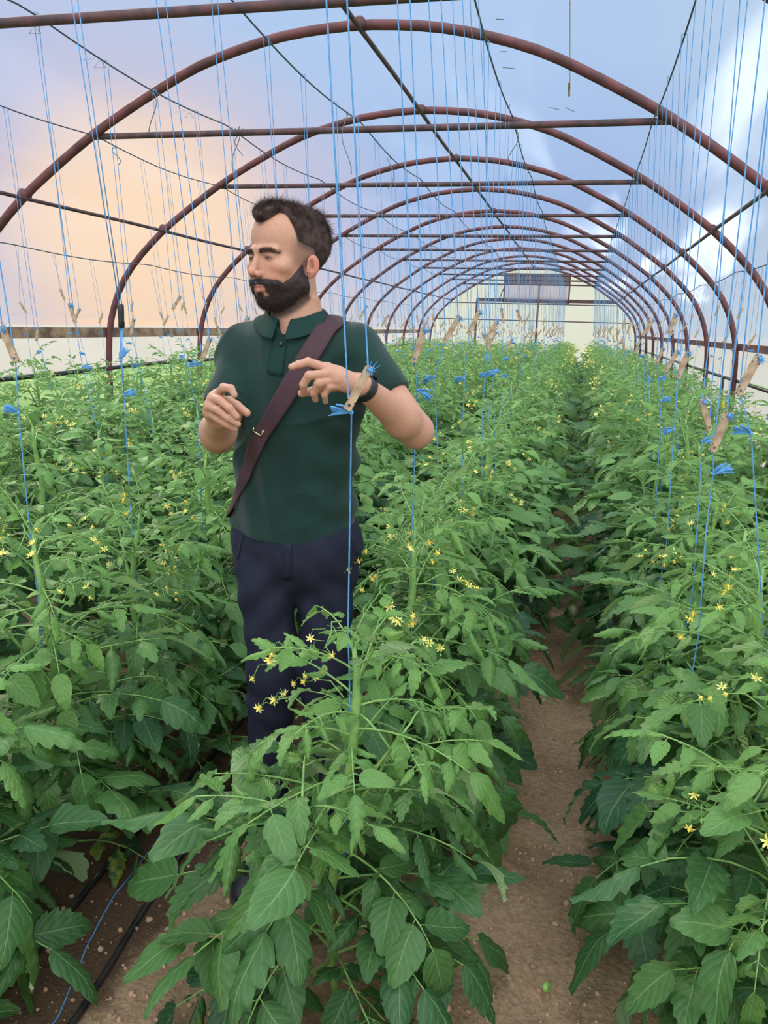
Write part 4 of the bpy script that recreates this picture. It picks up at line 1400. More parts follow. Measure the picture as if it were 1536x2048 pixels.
def torso_sdf(P, grow_=0.0):
    x0, y0 = torso_axis(P[..., 2])
    q = np.stack([P[..., 0] - x0, P[..., 1] - y0, 0 * P[..., 2]], -1).astype(np.float32) @ TM
    a = np.interp(P[..., 2], zc_, TAs) + grow_; b = np.interp(P[..., 2], zc_, TBs) + grow_
    k0 = np.sqrt((q[..., 0] / a) ** 2 + (q[..., 1] / b) ** 2); k1 = np.sqrt((q[..., 0] / a ** 2) ** 2 + (q[..., 1] / b ** 2) ** 2) + 1e-6
    d = k0 * (k0 - 1) / k1
    d = np.minimum(d, .3)
    return np.maximum(d * .9, P[..., 2] - 1.545)

SHR = np.array([-.122, .045, 1.425]); SHL = np.array([.158, -.035, 1.440])
ELR = mp_(436, 872, MD - .10); ELL_ = mp_(832, 862, MD - .13)
WRR = mp_(437, 836, 1.70); WRL = mp_(722, 770, 1.665)
def mpp(*a): return [mp_(*x) for x in a]
# left hand (viewer's right): back of the hand up, fingers to the left
LI = mpp((655, 737, 1.635), (616, 724, 1.625), (598, 729, 1.62), (583, 734, 1.615))
LMd = mpp((662, 748, 1.628), (618, 751, 1.605), (607, 769, 1.612), (607, 783, 1.625))
LR = mpp((672, 760, 1.63), (636, 767, 1.608), (627, 786, 1.618), (631, 799, 1.632))
LP = mpp((684, 771, 1.64), (658, 774, 1.618), (649, 790, 1.622), (651, 803, 1.635))
LT = mpp((700, 768, 1.668), (662, 773, 1.672), (628, 782, 1.660), (603, 787, 1.650))
# right hand (viewer's left): half closed, knuckles to the left
RI = mpp((436, 789, 1.665), (447, 775, 1.630), (462, 777, 1.615), (469, 790, 1.610))
RMd = mpp((426, 797, 1.655), (440, 800, 1.620), (459, 816, 1.610), (473, 833, 1.612))
RR_ = mpp((418, 812, 1.655), (436, 820, 1.620), (457, 836, 1.614), (476, 848, 1.618))
RP = mpp((418, 826, 1.665), (436, 838, 1.632), (455, 850, 1.625), (470, 858, 1.630))
RT = mpp((440, 822, 1.690), (458, 803, 1.665), (474, 812, 1.650), (494, 826, 1.635))
def hand_sdf(P, W, fl, T_, wr):
    R1 = [.0100, .0086, .0078, .0066]
    fs = [chain(P, f, [r * s_ for r in R1], .003) for f, s_ in zip(fl, (1.0, 1.02, .96, .84))]
    d = fs[0]
    for f in fs[1:]: d = smin(d, f, .0022)
    palm = None
    for f, s_ in zip(fl, (1, 1, .95, .9)):
        e = cone(P, W, f[0], .0165, .0125 * s_)
        palm = e if palm is None else smin(palm, e, .012)
    for a, b in zip(fl[:-1], fl[1:]):
        palm = smin(palm, cone(P, a[0] * .7 + W * .3, b[0] * .7 + W * .3, .0135, .0135), .01)
    d = smin(d, palm, .005)
    th = chain(P, T_, [.0135, .0112, .0098, .0078], .004)
    d = smin(d, th, .006)
    return d
def arm_sdf(P, S_, E_, W_):
    d = cone(P, S_, E_, .048, .039)
    m1 = E_ * .72 + W_ * .28
    d = smin(d, cone(P, E_, m1, .037, .041), .02)
    d = smin(d, cone(P, m1, W_, .041, .0235), .02)
    return d
bs = lambda P, c, r: np.linalg.norm(P - np.asarray(c, np.float32), axis=-1) - r
def skin_sdf(P):
    P = P.astype(np.float32)
    out = cone(P, NB + [0, .0, -.05], NT_, .062, .053)
    out = smin(out, torso_sdf(P, -.012), .03)
    out = np.maximum(out, 1.02 - P[..., 2])
    def near(c, r, f, k):
        nonlocal out
        b = bs(P, c, r)
        m_ = b < .035
        if not m_.any():
            out = np.minimum(out, b + .0); return
        v = f(P[m_])
        o2 = np.minimum(out, b + .02)
        o2[m_] = smin(out[m_], v, k)
        out = o2
    near(HC + HM @ np.array([0, 0, 0.0]), .15, head_sdf, .018)
    near((SHR + ELR) / 2, .19, lambda Q: cone(Q, SHR, ELR, .048, .039), .03)
    near((SHL + ELL_) / 2, .20, lambda Q: cone(Q, SHL, ELL_, .048, .039), .03)
    for E_, W_, fl, T_ in ((ELR, WRR, [RI, RMd, RR_, RP], RT), (ELL_, WRL, [LI, LMd, LR, LP], LT)):
        m1 = E_ * .72 + W_ * .28
        near((E_ + W_) / 2, .17, lambda Q: smin(cone(Q, E_, m1, .0375, .0395), cone(Q, m1, W_, .0395, .0225), .02), .016)
        cen = (W_ + fl[1][1] + fl[2][3]) / 3
        near(cen, .105, lambda Q: hand_sdf(Q, W_, fl, T_, .02), .010)
    return out

def sstep(a, b, x): t_ = np.clip((x - a) / (b - a), 0, 1); return t_ * t_ * (3 - 2 * t_)
man = empty('person', (MAN[0], MAN[1], 0), MYAW)
tag(man, 'bearded man in a dark green polo shirt and navy trousers, gesturing with both hands', 'person')
V, F = surface_nets(skin_sdf, (-.30, -.46, .92), (.42, .16, 1.80), .0021)
# skin tone by place on the body
q = to_head(V.astype(np.float32)); inh = (bs(V, HC, .0) < .20)
col = np.tile(np.array([srgb(190, 143, 119)[:3]]), (len(V), 1))
def blend(mask, c): 
    global col
    mask = np.clip(mask, 0, 1)[:, None]; col = col * (1 - mask) + np.array(srgb(*c)[:3]) * mask
blend(.5 * (.5 + .5 * sinnoise(V, 60, 3)), (180, 130, 106))
aq = np.abs(q[:, 0])
blend(inh * .55 * np.exp(-(((aq - .045) / .02) ** 2 + ((q[:, 2] + .03) / .02) ** 2)), (196, 126, 106))
blend(inh * .6 * np.exp(-((aq / .015) ** 2 + ((q[:, 2] + .034) / .014) ** 2)) * (q[:, 1] > .09), (196, 126, 110))
blend(inh * .8 * sstep(.074, .082, aq) * sstep(-.055, -.04, q[:, 2]) * (q[:, 2] < .02) * (abs(q[:, 1] + .01) < .03), (194, 122, 104))
blend(inh * .55 * np.exp(-(((aq - .080) / .006) ** 2 + ((q[:, 1] + .010) / .008) ** 2 + ((q[:, 2] + .018) / .012) ** 2)), (120, 64, 54))  # shade of the ear hollow painted into the skin
blend(inh * .9 * np.exp(-((aq / .021) ** 4 + ((q[:, 2] + .0705) / .0085) ** 4)) * (q[:, 1] > .076), (186, 112, 104))
# lash line, with socket shade painted into the eye opening
blend(inh * np.exp(-(((aq - .031) / .0125) ** 4 + ((q[:, 2] + .0025) / .0040) ** 2)) * (q[:, 1] > .065), (58, 38, 33))
# clipped hair: temples, sides and nape, and skin under the beard
def hair_mask(q, so=.006, up=0.0):
    """soft mask of the scalp hair in head coordinates"""
    ax_, y, z = np.abs(q[..., 0]), q[..., 1], q[..., 2]
    line = np.interp(y, [-.11, -.05, -.02, .012, .028, .034, .041, .050, .075, .10], [-.050, -.034, .010, .018, .026, .050, .080, .090, .077, .069]) # lowest hair height along the head
    recess = .016 * np.exp(-((ax_ - .045) / .016) ** 2) * sstep(.02, .06, y)
    return sstep(-so, so, z - line - recess - up)
def beard_mask(q, so=.008):
    ax_, y, z = np.abs(q[..., 0]), q[..., 1], q[..., 2]
    top = np.interp(y, [-.01, .006, .022, .040, .060, .075, .090, .12], [-.012, -.010, -.028, -.046, -.060, -.052, -.050, -.049])
    m_ = sstep(-so, so, top - z) * sstep(.0755, .0715, ax_ - .1 * np.clip(-.05 - z, 0, 1)) * sstep(-.012, -.002, y + .35 * (-.05 - z))
    m_ = m_ * sstep(-.150, -.135, z + .45 * np.clip(.03 - y, 0, 1) * 0)
    under = sstep(.0, .02, y - (-.118 - z) * 1.2)
    m_ = m_ * under
    # keep the lips and the patch beside the lower lip bare
    lip = np.exp(-((ax_ / .0215) ** 4 + ((z + .0705) / .0085) ** 4))
    patch = np.exp(-(((ax_ - .019) / .009) ** 2 + ((z + .084) / .006) ** 2)) * 1.3
    nose = (y > .09) & (z > -.0425)
    return np.clip(m_ - lip * 1.4 - patch, 0, 1) * (~nose)
hm = hair_mask(q, .012, .004) * inh; bm_ = beard_mask(q) * inh
side = sstep(-.115, -.06, q[:, 1]) * sstep(.055, .02, q[:, 1]) * sstep(-.03, -.005, q[:, 2]) * sstep(.055, .03, q[:, 2]) * sstep(.05, .065, aq) * (q[:, 1] < .045)
blend(inh * .55 * side * (aq < .078), (96, 78, 70))
blend(inh * .35 * np.exp(-(((aq - .030) / .016) ** 2 + ((q[:, 2] - .004) / .007) ** 2)) * (q[:, 1] > .06), (120, 82, 68))  # eye socket shade under the brows, painted into the skin
blend(hm * .9, (58, 46, 44))
blend(bm_ * .92, (48, 38, 36))
# brows
br = np.exp(-(((q[:, 2] - (.0155 - .25 * (aq - .030) ** 2 / .02)) / .0058) ** 4)) * sstep(.008, .014, aq) * sstep(.056, .046, aq) * (q[:, 1] > .05)
blend(inh * br * .85, (58, 42, 38))
skin_m, t = mat('skin')
out = t.n('ShaderNodeOutputMaterial'); p = t.n('ShaderNodeBsdfPrincipled')
at = t.n('ShaderNodeVertexColor', layer_name='tint'); tc = t.n('ShaderNodeTexCoord')
nz = t.n('ShaderNodeTexNoise', i_Scale=140.0, i_Detail=4.0); t.l(tc.outputs['Object'], nz.inputs['Vector'])
t.l(t.mix(t.math('MULTIPLY', t.mapr(nz.outputs[0], .35, .7), .16), at.outputs[0], (.25, .12, .08, 1)), p.inputs['Base Color'])
p.inputs['Roughness'].default_value = .55; p.inputs['Specular IOR Level'].default_value = .35
p.inputs['Subsurface Weight'].default_value = .12; p.inputs['Subsurface Radius'].default_value = (.012, .004, .002); p.inputs['Subsurface Scale'].default_value = .6
b = t.n('ShaderNodeBump', i_Strength=.12, i_Distance=.002); t.l(nz.outputs[0], b.inputs['Height']); t.l(b.outputs[0], p.inputs['Normal'])
t.l(p.outputs[0], out.inputs[0])
body = mesh_np('body', V, F, skin_m, man, col=col)
headV, headF, headq = V[inh], None, q[inh]

# ---- hair: clipped base shell plus strands
hair_m = simple('dark_brown_hair', srgb(74, 58, 54), .8, spec=.15, col2=srgb(46, 36, 34), nscale=60)
beard_m = simple('dark_beard', srgb(50, 39, 37), .6, spec=.3)
def shell(fmask, soft, thick_fn, base_fn, lo, hi, h, name, m_):
    def fn(P):
        P = P.astype(np.float32)
        q = to_head(P); d = base_fn(P)
        mk_ = soft(q)
        return d - (thick_fn(q) * mk_ - .0022 * (1 - mk_))
    V, F = surface_nets(fn, lo, hi, h)
    qv = to_head(V.astype(np.float32)); keep = fmask(qv) > .02
    F = F[keep[F].all(1)]
    used = np.unique(F); mp2 = np.full(len(V), -1); mp2[used] = np.arange(len(used))
    return mesh_np(name, V[used], mp2[F], m_, man), V[used]
hlo, hhi = HC - [.15, .15, .16], HC + [.15, .15, .17]
def skull_only(P):
    q = to_head(P)
    d = ell(q, (0, -.012, .034), (.075, .096, .086))
    d = smin(d, ell(q, (0, .026, .050), (.064, .062, .060)), .02)
    return d * HS
def hair_thick(q):
    top = sstep(.045, .105, q[..., 2])
    back = sstep(-.02, -.08, q[..., 1]) * sstep(-.02, .03, q[..., 2])
    quiff = np.exp(-(((q[..., 1] - .072) / .030) ** 2)) * sstep(.06, .09, q[..., 2])
    n_ = sinnoise(q, 150, 8, 9)
    return .0012 + .005 * top + .008 * back + .013 * quiff + .003 * n_ * np.maximum(top, back)
hair, hv = shell(hair_mask, lambda q: hair_mask(q, .014, .010), hair_thick, skull_only, hlo, hhi, .0028, 'hair', hair_m)
def beard_thick(q):
    chin = sstep(-.07, -.11, q[..., 2])
    return .0016 + .003 * chin + .001 * sstep(.0, .03, q[..., 1]) + .0015 * sinnoise(q, 300, 12, 9)
beard, bv = shell(beard_mask, lambda q: beard_mask(q, .012), beard_thick, head_sdf, hlo, hhi, .0022, 'beard', beard_m)
def strands(roots, nrm, dirs, L, w0, rg, segs=4, curl=.3, grav=0.0):
    n = len(roots)
    u = np.linspace(0, 1, segs)
    d = dirs / (np.linalg.norm(dirs, axis=1)[:, None] + 1e-9)
    sd = np.cross(d, rg.normal(size=(n, 3))); sd /= np.linalg.norm(sd, axis=1)[:, None] + 1e-9
    bend = rg.normal(size=(n, 3)) * curl
    P = roots[:, None] + (d[:, None] * u[None, :, None] + bend[:, None] * (u ** 2)[None, :, None] * .5 + np.array([0, 0, -grav]) * (u ** 2)[None, :, None]) * L[:, None, None]
    wd = (w0 * (1 - u * .85))[None, :, None]
    A_, B_ = P - sd[:, None] * wd, P + sd[:, None] * wd
    V = np.stack([A_, B_], 2).reshape(-1, 3)
    i = np.arange(n)[:, None] * segs * 2; j = np.arange(segs - 1)[None] * 2
    F = np.stack([i + j, i + j + 1, i + j + 3, i + j + 2], -1).reshape(-1, 4)
    return V, F
rgh = np.random.RandomState(9)
def pick(Vv, N): return Vv[rgh.randint(len(Vv), size=N)]
# scalp strands
r_ = pick(hv, 30000); qn = to_head(r_.astype(np.float32))
nn_ = (r_ - (HC + HM @ np.array([0, -.01, .03]))); nn_ /= np.linalg.norm(nn_, axis=1)[:, None]
flow = np.where((qn[:, 1] > .02)[:, None], (HM @ np.array([.25, -.35, .5])), (HM @ np.array([0, -.7, .15])))
L = .0035 + .013 * sstep(.05, .10, qn[:, 2]) + .009 * sstep(-.03, -.09, qn[:, 1]) * sstep(.0, .04, qn[:, 2])
hd = flow * 1.0 + np.stack([sinnoise(r_, 90, 60 + q_) for q_ in range(3)], 1) * 1.2 + rgh.normal(size=nn_.shape) * .12
hd = hd - nn_ * (hd * nn_).sum(1)[:, None]; hd /= np.linalg.norm(hd, axis=1)[:, None]
V1_, F1_ = strands(r_ - nn_ * .002, nn_, hd + nn_ * rgh.uniform(.1, .45, (len(r_), 1)), L * rgh.uniform(.6, 1.25, len(L)), .00038, rgh, curl=.7)
mesh_np('hair_strands', V1_, F1_, hair_m, hair)
r_ = pick(bv, 15000); qn = to_head(r_.astype(np.float32))
nb_ = grad(head_sdf, r_)
L = .0065 + .002 * sstep(-.06, -.11, qn[:, 2])
V1_, F1_ = strands(r_ - nb_ * .002, nb_, nb_ * .45 + np.array([0, 0, -.7]) + rgh.normal(size=nb_.shape) * .25, L * rgh.uniform(.6, 1.2, len(L)), .00036, rgh, curl=.3)
mesh_np('beard_strands', V1_, F1_, beard_m, beard)
# brow hairs
bmask = (inh > 0) & (br > .5)
r_ = pick(V[bmask] if bmask.any() else bv, 900) if False else pick(headV[(br[inh] > .55)], 900)
nb_ = grad(head_sdf, r_); qn = to_head(r_.astype(np.float32))
out_dir = (HM @ np.array([1.0, 0, .25]))[None] * np.sign(qn[:, :1])
V1_, F1_ = strands(r_, nb_, nb_ * .35 + out_dir * .9 + rgh.normal(size=nb_.shape) * .15, np.full(len(r_), .0055), .00028, rgh, 3, curl=.2)
mesh_np('eyebrows', V1_, F1_, hair_m, man)
# eyes
eye_w = simple('eye_white', srgb(150, 138, 132), .35); iris_m = simple('brown_iris', srgb(60, 40, 30), .15)
for s_ in (-1, 1):
    mb = MB(); c_ = HC + HM @ (np.array([s_ * .031, .0725, -.0030]) * HS)
    mb.add(ic2 * .0118 + c_, if2, 0)
    gz_ = HM @ np.array([-.12, 1, 0]); gz_ /= np.linalg.norm(gz_)
    V2_ = ic2 * .0068 + (c_ + gz_ * .0062)
    mb.add(V2_, if2, 1)
    mb.build('eye', [eye_w, iris_m], man)

# ---- polo shirt
fab = simple('dark_green_pique', srgb(17, 50, 44), .85, col2=srgb(14, 43, 38), nscale=9, bump=.35, bscale=1100, spec=.25, sheen=.15)
fab2 = simple('green_rib', srgb(18, 50, 45), .85, bump=.3, bscale=900, spec=.25)
def arm_cut(S_, E_, f): c_ = S_ + (E_ - S_) * f; n_ = (E_ - S_) / np.linalg.norm(E_ - S_); return c_, n_
hemR, hnR = arm_cut(SHR, ELR, .66); hemL, hnL = arm_cut(SHL, ELL_, .60)
def wrinkle(P):
    # pulls from the armpits, soft creases across the belly, drape lines down the sides
    w = .0035 * sinnoise(P * [1, 1, 2.2], 14, 31, 6)
    a = np.sin((P[..., 2] * 62 + P[..., 0] * 20 + 2 * np.sin(P[..., 0] * 16)))
    w = w + .0032 * a * sstep(.02, .12, P[..., 0]) * sstep(1.30, 1.22, P[..., 2]) * sstep(.98, 1.06, P[..., 2])
    b = np.sin(P[..., 0] * 70 + P[..., 2] * 26)
    w = w + .0028 * b * sstep(-.02, -.10, P[..., 0]) * sstep(1.42, 1.30, P[..., 2])
    r1 = 1 - np.abs(sinnoise(P * [1, 1, .30], 38, 51, 5)) * 3
    w = w + .0030 * np.clip(r1, 0, 1) ** 2 * sstep(.02, -.10, P[..., 0])
    r2 = 1 - np.abs(sinnoise(P * [.35, .35, 1.5], 36, 52, 5)) * 3
    w = w + .0034 * np.clip(r2, 0, 1) ** 2 * sstep(-.06, .10, P[..., 0]) * sstep(1.36, 1.26, P[..., 2])
    for S0, sg in ((SHR, 1), (SHL, -1)):
        r = np.linalg.norm(P - (S0 + [0, 0, -.09]), axis=-1)
        w = w + .0035 * np.sin(r * 120) * np.exp(-(r / .10) ** 2)
    return w
def shirt_sdf(P):
    P = P.astype(np.float32)
    d = torso_sdf(P, .006)
    d = smin(d, cone(P, NB + [-.05, .01, -.012], SHR + [-.0, 0, .006], .046, .054), .05)
    d = smin(d, cone(P, NB + [.05, 0, -.012], SHL + [0, 0, .006], .046, .054), .05)
    for S_, E_, hc, hn, r1 in ((SHR, ELR, hemR, hnR, .054), (SHL, ELL_, hemL, hnL, .056)):
        s_ = cone(P, S_, hc + hn * .02, .057, r1)
        # rib band at the hem
        along = (P - hc.astype(np.float32)) @ hn.astype(np.float32)
        s_ = s_ + .0015 * sstep(-.016, -.012, along)
        s_ = smax(s_, along, .003)
        d = smin(d, s_, .022)
    d = d - wrinkle(P) * 1.7
    hem = .998 + .012 * np.cos(P[..., 0] * 9) * 0 - .022 * (1 - np.clip((P[..., 0] / .17) ** 2, 0, 1))
    d = smax(d, hem - P[..., 2], .004)
    nk = cone(P, NB + [0, .0, -.02], NB + (NT_ - NB) * 1.2, .062, .062)
    d = smax(d, -np.maximum(nk, (NB[2] - .002) - P[..., 2]), .004)
    vn = cone(P, NB + TF * .058 + np.array([0, 0, .04]), NB + TF * .095 + np.array([0, 0, -.010]), .030, .006)
    d = smax(d, -vn, .003)
    d = smax(d, P[..., 2] - 1.512, .008)
    return d
SV, SF = surface_nets(shirt_sdf, (-.27, -.24, .95), (.36, .20, 1.56), .0045)
shirt = mesh_np('polo_shirt', SV, SF, fab, man)
def march(o, d, fn, lift=.002, n=60):
    """from outside point o go along d until lift above the surface"""
    o = np.array(o, float); d = np.array(d, float); d /= np.linalg.norm(d)
    t_ = 0; best = (9, 0)
    for _ in range(n):
        s_ = float(fn((o + d * t_)[None].astype(np.float32))[0]) - lift
        if abs(s_) < best[0]: best = (abs(s_), t_)
        if abs(s_) < 2e-4 or t_ > 1.0: break
        t_ += s_ * .8
    return o + d * best[1]
# collar: stand and fold, one sheet lying on the shoulders
def collar():
    n = 60
    gap = .22
    th = np.linspace(-PI + gap, PI - gap, n)     # 0 = back of the neck, ends at the front opening
    A_, B_ = -TF, TL
    V = []
    for a in th:
        front = float(sstep(1.7, PI - gap, abs(a)))
        e = A_ * math.cos(a) + B_ * math.sin(a)
        back = math.cos(a) * .5 + .5
        cen = NB + np.array([0, .0, 0])
        zt = .070 * back + .052 * (1 - back) - .012 * front         # fold line height above the neck base
        rt = .066 + .004 * front
        cen_t = cen + (NT_ - NB) / np.linalg.norm(NT_ - NB) * zt
        pt_ = cen_t + e * rt
        inner = cen + e * (rt - .004) + np.array([0, 0, -.020 - .012 * front])
        V.append(inner); V.append(pt_ * .6 + inner * .4 - e * .001); V.append(pt_)
        # leaf falls outward over the shoulder; longer and pointed at the front
        wdt = .040 + .012 * front
        tg = np.cross([0, 0, 1], e) * np.sign(a)
        for f in (.12, .35, .6, .8, 1.0):
            q = pt_ + e * (wdt * f * (.62 + .1 * front)) + np.array([0, 0, -wdt * f * .95 + .004 * math.sin(PI * f)]) + tg * (-.010) * front * f
            s_ = float(shirt_sdf(q[None].astype(np.float32))[0])
            if s_ < .0045:
                g_ = grad(shirt_sdf, q[None].astype(np.float32), .004)[0]
                q = q + g_ * (.0045 - s_)
            V.append(q)
    k_ = 8
    V = np.array(V)
    i = np.arange(n - 1)[:, None] * k_; j = np.arange(k_ - 1)[None]
    F = np.stack([i + j, i + j + 1, i + k_ + j + 1, i + k_ + j], -1).reshape(-1, 4)
    o = mesh_np('collar', V, F, fab2, shirt)
    md = o.modifiers.new('thick', 'SOLIDIFY'); md.thickness = .0025; md.offset = 0
    sb = o.modifiers.new('sub', 'SUBSURF'); sb.levels = sb.render_levels = 1
    return o
collar()
# placket and button
def strip(pts3, w, fn, name, m_, parent, lift, nw=5, thick=.0015):
    """band laid over the cloth along a path of outside points (o, dir)"""
    rows = []
    for (o, d, ww) in pts3:
        rows.append((np.array(o, float), np.array(d, float), ww))
    V = []
    for i_, (o, d, ww) in enumerate(rows):
        a = rows[min(i_ + 1, len(rows) - 1)][0] - rows[max(i_ - 1, 0)][0]
        s_ = np.cross(a, d); s_ /= np.linalg.norm(s_) + 1e-9
        for f in np.linspace(-.5, .5, nw):
            V.append(march(o + s_ * f * ww, d, fn, lift))
    k_ = nw; n = len(rows)
    i = np.arange(n - 1)[:, None] * k_; j = np.arange(k_ - 1)[None]
    F = np.stack([i + j, i + j + 1, i + k_ + j + 1, i + k_ + j], -1).reshape(-1, 4)
    V = np.array(V).reshape(n, nw, 3)
    for _ in range(2): V[1:-1] = (V[:-2] + 2 * V[1:-1] + V[2:]) / 4
    o = mesh_np(name, V.reshape(-1, 3), F, m_, parent)
    md = o.modifiers.new('thick', 'SOLIDIFY'); md.thickness = thick; md.offset = 0
    return o
view = lambda u, v, d0=1.45: (mp_(u, v, d0), mp_(u, v, d0 + .5) - mp_(u, v, d0))
pts = []
for f in np.linspace(0, 1, 9):
    u, v = 561 + (549 - 561) * f, 668 + (750 - 668) * f
    o, d = view(u, v); pts.append((o, d, .034))
strip(pts, .03, shirt_sdf, 'placket', fab2, shirt, .0022)
o, d = view(563, 688); bp = march(o, d, shirt_sdf, .005)
mb = MB(); mb.tube([bp, bp + d / np.linalg.norm(d) * .003], [.0058, .0058], 12)
mb.build('button', simple('dark_button', srgb(30, 40, 42), .3), shirt)

# strap across the chest, from his left shoulder to his right hip
strap_m = simple('burgundy_strap', srgb(66, 37, 45), .75, col2=srgb(54, 31, 39), nscale=12, bump=.3, bscale=500)
chest = [(668, 637, .042), (652, 655, .044), (631, 690, .046), (606, 730, .046), (583, 770, .046), (560, 808, .044), (540, 840, .040), (522, 868, .036), (508, 900, .032), (495, 935, .028), (486, 962, .026), (478, 985, .024)]
sm_shirt = lambda P: np.minimum(shirt_sdf(P), 1)
keys = []
for o, d in (((-.24, .30, 1.02), (.55, -.85, 0)), ((-.36, .16, 1.015), (.9, -.4, 0)), ((-.42, .03, 1.03), (1, -.05, 0))):
    d = np.array(d, float); keys.append((np.array(o), d / np.linalg.norm(d), .036))
for u, v, w in chest[::-1][1:]:
    o, d = view(u, v); keys.append((o, d / np.linalg.norm(d), w))
keys = keys[:-1]
for o, d in (((.108, -.25, 1.66), (.0, .75, -.66)), ((.112, -.06, 1.75), (0, .22, -1)), ((.100, .12, 1.75), (-.02, -.2, -1)), ((.07, .32, 1.60), (-.02, -.85, -.5)),
             ((.0, .36, 1.42), (0, -1, -.1)), ((-.06, .38, 1.25), (.02, -1, 0)), ((-.13, .36, 1.10), (.2, -1, 0)), ((-.22, .28, 1.00), (.5, -.8, 0))):
    d = np.array(d, float); keys.append((np.array(o), d / np.linalg.norm(d), .044))
sp_ = []
for i_ in range(len(keys)):
    sp_.append((march(keys[i_][0], keys[i_][1], sm_shirt, .02), keys[i_][1], keys[i_][2]))
pts = []
for a in np.linspace(0, len(sp_) - 1, 90):
    i_ = min(int(a), len(sp_) - 2); f = a - i_
    p_ = sp_[i_][0] * (1 - f) + sp_[i_ + 1][0] * f; d_ = sp_[i_][1] * (1 - f) + sp_[i_ + 1][1] * f; d_ /= np.linalg.norm(d_)
    pts.append((p_ - d_ * .05, d_, sp_[i_][2] * (1 - f) + sp_[i_ + 1][2] * f))
strap = strip(pts, .05, sm_shirt, 'shoulder_strap', strap_m, man, .0075, 7, .003)
o, d = view(516, 876); bq = march(o, d, shirt_sdf, .009)
mb = MB()
dirb = (march(*view(526, 868), shirt_sdf, .009) - march(*view(507, 862), shirt_sdf, .009)); dirb /= np.linalg.norm(dirb)
c1, c2 = march(*view(506, 862), shirt_sdf, .010), march(*view(523, 873), shirt_sdf, .010)
mb.tube([c1, c2], .0022, 8); 
upb = march(*view(526, 858), shirt_sdf, .009) - march(*view(522, 872), shirt_sdf, .009)
mb.tube([c2, c2 + upb * .9], .0024, 8); mb.tube([c1, c1 + upb * .5], .0022, 8)
mb.build('strap_buckle', simple('brass_buckle', srgb(196, 186, 160), .3, 1.0), strap)

# ---- trousers
nav = simple('navy_cotton', srgb(38, 40, 56), .85, col2=srgb(31, 33, 48), nscale=10, bump=.3, bscale=700, spec=.2)
HIP = np.array([.0, .015, .93])
KR, KL = np.array([-.115, -.02, .52]), np.array([.115, -.01, .52])
AR, AL = mp_(503, 1640, MD + .01), np.array([.125, .04, .09])
AR = mp_(532, 1640, MD + .02); AR[2] = .09; KR = mp_(543, 1335, MD - .015); KL = mp_(648, 1335, MD); HPR = mp_(532, 1140, MD); HPL = mp_(655, 1140, MD); HX = mp_(591, 1084, MD)[0]
AL = mp_(655, 1600, MD + .04); AL[2] = .09; AR[0] = KR[0] - .02; AL[0] = KL[0] + .02
def trouser_sdf(P):
    P = P.astype(np.float32)
    d = ell(P, (HX, .012, .955), (.178, .118, .14), TM)
    for h_, K_, A_ in ((HPR, KR, AR), (HPL, KL, AL)):
        l_ = smin(cone(P, h_, K_, .078, .058), cone(P, K_, A_, .064, .052), .03)
        d = smin(d, l_, .02)
    w = .003 * sinnoise(P * [1, 1, 1.6], 22, 41, 7)
    w = w + .0035 * np.sin(P[..., 2] * 55 + np.abs(P[..., 0]) * 60) * sstep(.20, .05, np.abs(P[..., 2] - .80)) + .004 * np.sin(P[..., 2] * 90 + P[..., 0] * 14) * sstep(.30, .12, P[..., 2])
    w = w + .003 * np.sin(P[..., 2] * 70 + P[..., 0] * 30) * sstep(.12, .0, np.abs(P[..., 2] - .52))
    d = d - w
    d = smax(d, P[..., 2] - 1.02, .004); d = smax(d, .055 - P[..., 2], .004)
    return d
TV, TF_ = surface_nets(trouser_sdf, (-.24, -.17, .04), (.24, .19, 1.05), .0055)
tr_ = mesh_np('trousers', TV, TF_, nav, man)
fl_pts = [(*view(574, v), .022) for v in np.linspace(1088, 1160, 8)]
strip(fl_pts, .02, trouser_sdf, 'fly_placket', nav, tr_, .0015, 3)
for a, b in (((484, 1070), (474, 1118)), ((702, 1068), (716, 1112))):
    pk = [(*view(a[0] + (b[0] - a[0]) * f, a[1] + (b[1] - a[1]) * f), .006) for f in np.linspace(0, 1, 6)]
    try: strip(pk, .01, trouser_sdf, 'pocket_welt', nav, tr_, .0015, 3)
    except Exception: pass
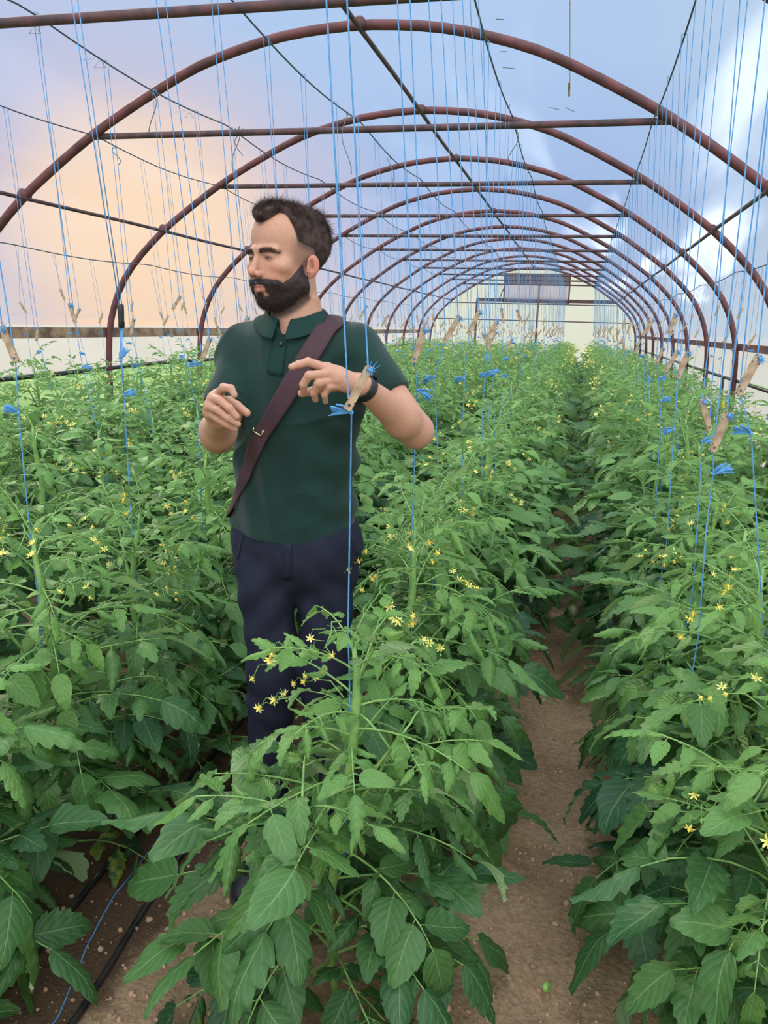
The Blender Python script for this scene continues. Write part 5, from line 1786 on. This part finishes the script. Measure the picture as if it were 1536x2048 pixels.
# ---- shoes
shoe_m = simple('black_shoe', srgb(30, 32, 38), .5, bump=.2, bscale=300); sole_m = simple('dark_sole', srgb(48, 46, 46), .8)
for A_, az_ in ((AR, math.radians(-14)), (AL, math.radians(16))):
    e = np.array([math.sin(az_), -math.cos(az_), 0]); s_ = np.array([-e[1], e[0], 0])
    M3 = np.stack([s_, e, [0, 0, 1]], 1).astype(np.float32)
    base = np.array([A_[0], A_[1], 0.0])
    def shoe(P, grow_=0.0):
        q = (P.astype(np.float32) - base.astype(np.float32)) @ M3
        d = ell(q, (0, .10, .036), (.046, .095, .036)); d = smin(d, ell(q, (0, -.02, .045), (.037, .052, .05)), .03)
        d = smin(d, cone(q, (0, -.01, .06), (0, .0, .10), .040, .042), .02)
        return smax(smax(d, .016 - q[..., 2], .004), q[..., 2] - .115, .004)
    def sole(P):
        q = (P.astype(np.float32) - base.astype(np.float32)) @ M3
        d = smin(ell(q, (0, .10, .02), (.050, .10, .06)), ell(q, (0, -.02, .02), (.041, .056, .06)), .03)
        return smax(smax(d, -q[..., 2] - .004, .002), q[..., 2] - .024, .003)
    lo_, hi_ = base - [.20, .25, .02], base + [.20, .15, .13]
    V_, F_ = surface_nets(shoe, lo_, hi_, .005); so = mesh_np('shoe', V_, F_, shoe_m, man)
    V_, F_ = surface_nets(sole, lo_, hi_, .004); mesh_np('sole', V_, F_, sole_m, so)
# ---- watch on his left wrist
wd_ = (ELL_ - WRL); wd_ /= np.linalg.norm(wd_)
wc = WRL + wd_ * .012
a_ = np.cross(wd_, [0, 0, 1]); a_ /= np.linalg.norm(a_); b_ = np.cross(a_, wd_)
mb = MB()
ring = [wc + (a_ * math.cos(q_) + b_ * math.sin(q_)) * .0262 for q_ in np.linspace(0, 2 * PI, 33)]
for off_ in (-.008, -.004, 0, .004, .008): mb.tube([r__ + wd_ * off_ for r__ in ring], .0030, 6, cap=False)
wt = mb.build('wristwatch_band', simple('black_watch_band', srgb(20, 22, 26), .45), man)
fc = wc + (b_ * .9 + a_ * (.3 if a_[1] < 0 else -.3)) * .028
nn2 = (fc - wc) / np.linalg.norm(fc - wc)
mb = MB(); mb.tube([fc, fc + nn2 * .006], [.0155, .0150], 18)
mb.build('watch_case', simple('dark_watch_case', srgb(40, 42, 46), .25, .8), wt)
# finger nails
nail_m = simple('nail', srgb(222, 170, 156), .3)
mb = MB()
for fl in (LI, LMd, LR, LP, LT, RI, RMd, RR_, RP, RT):
    pass
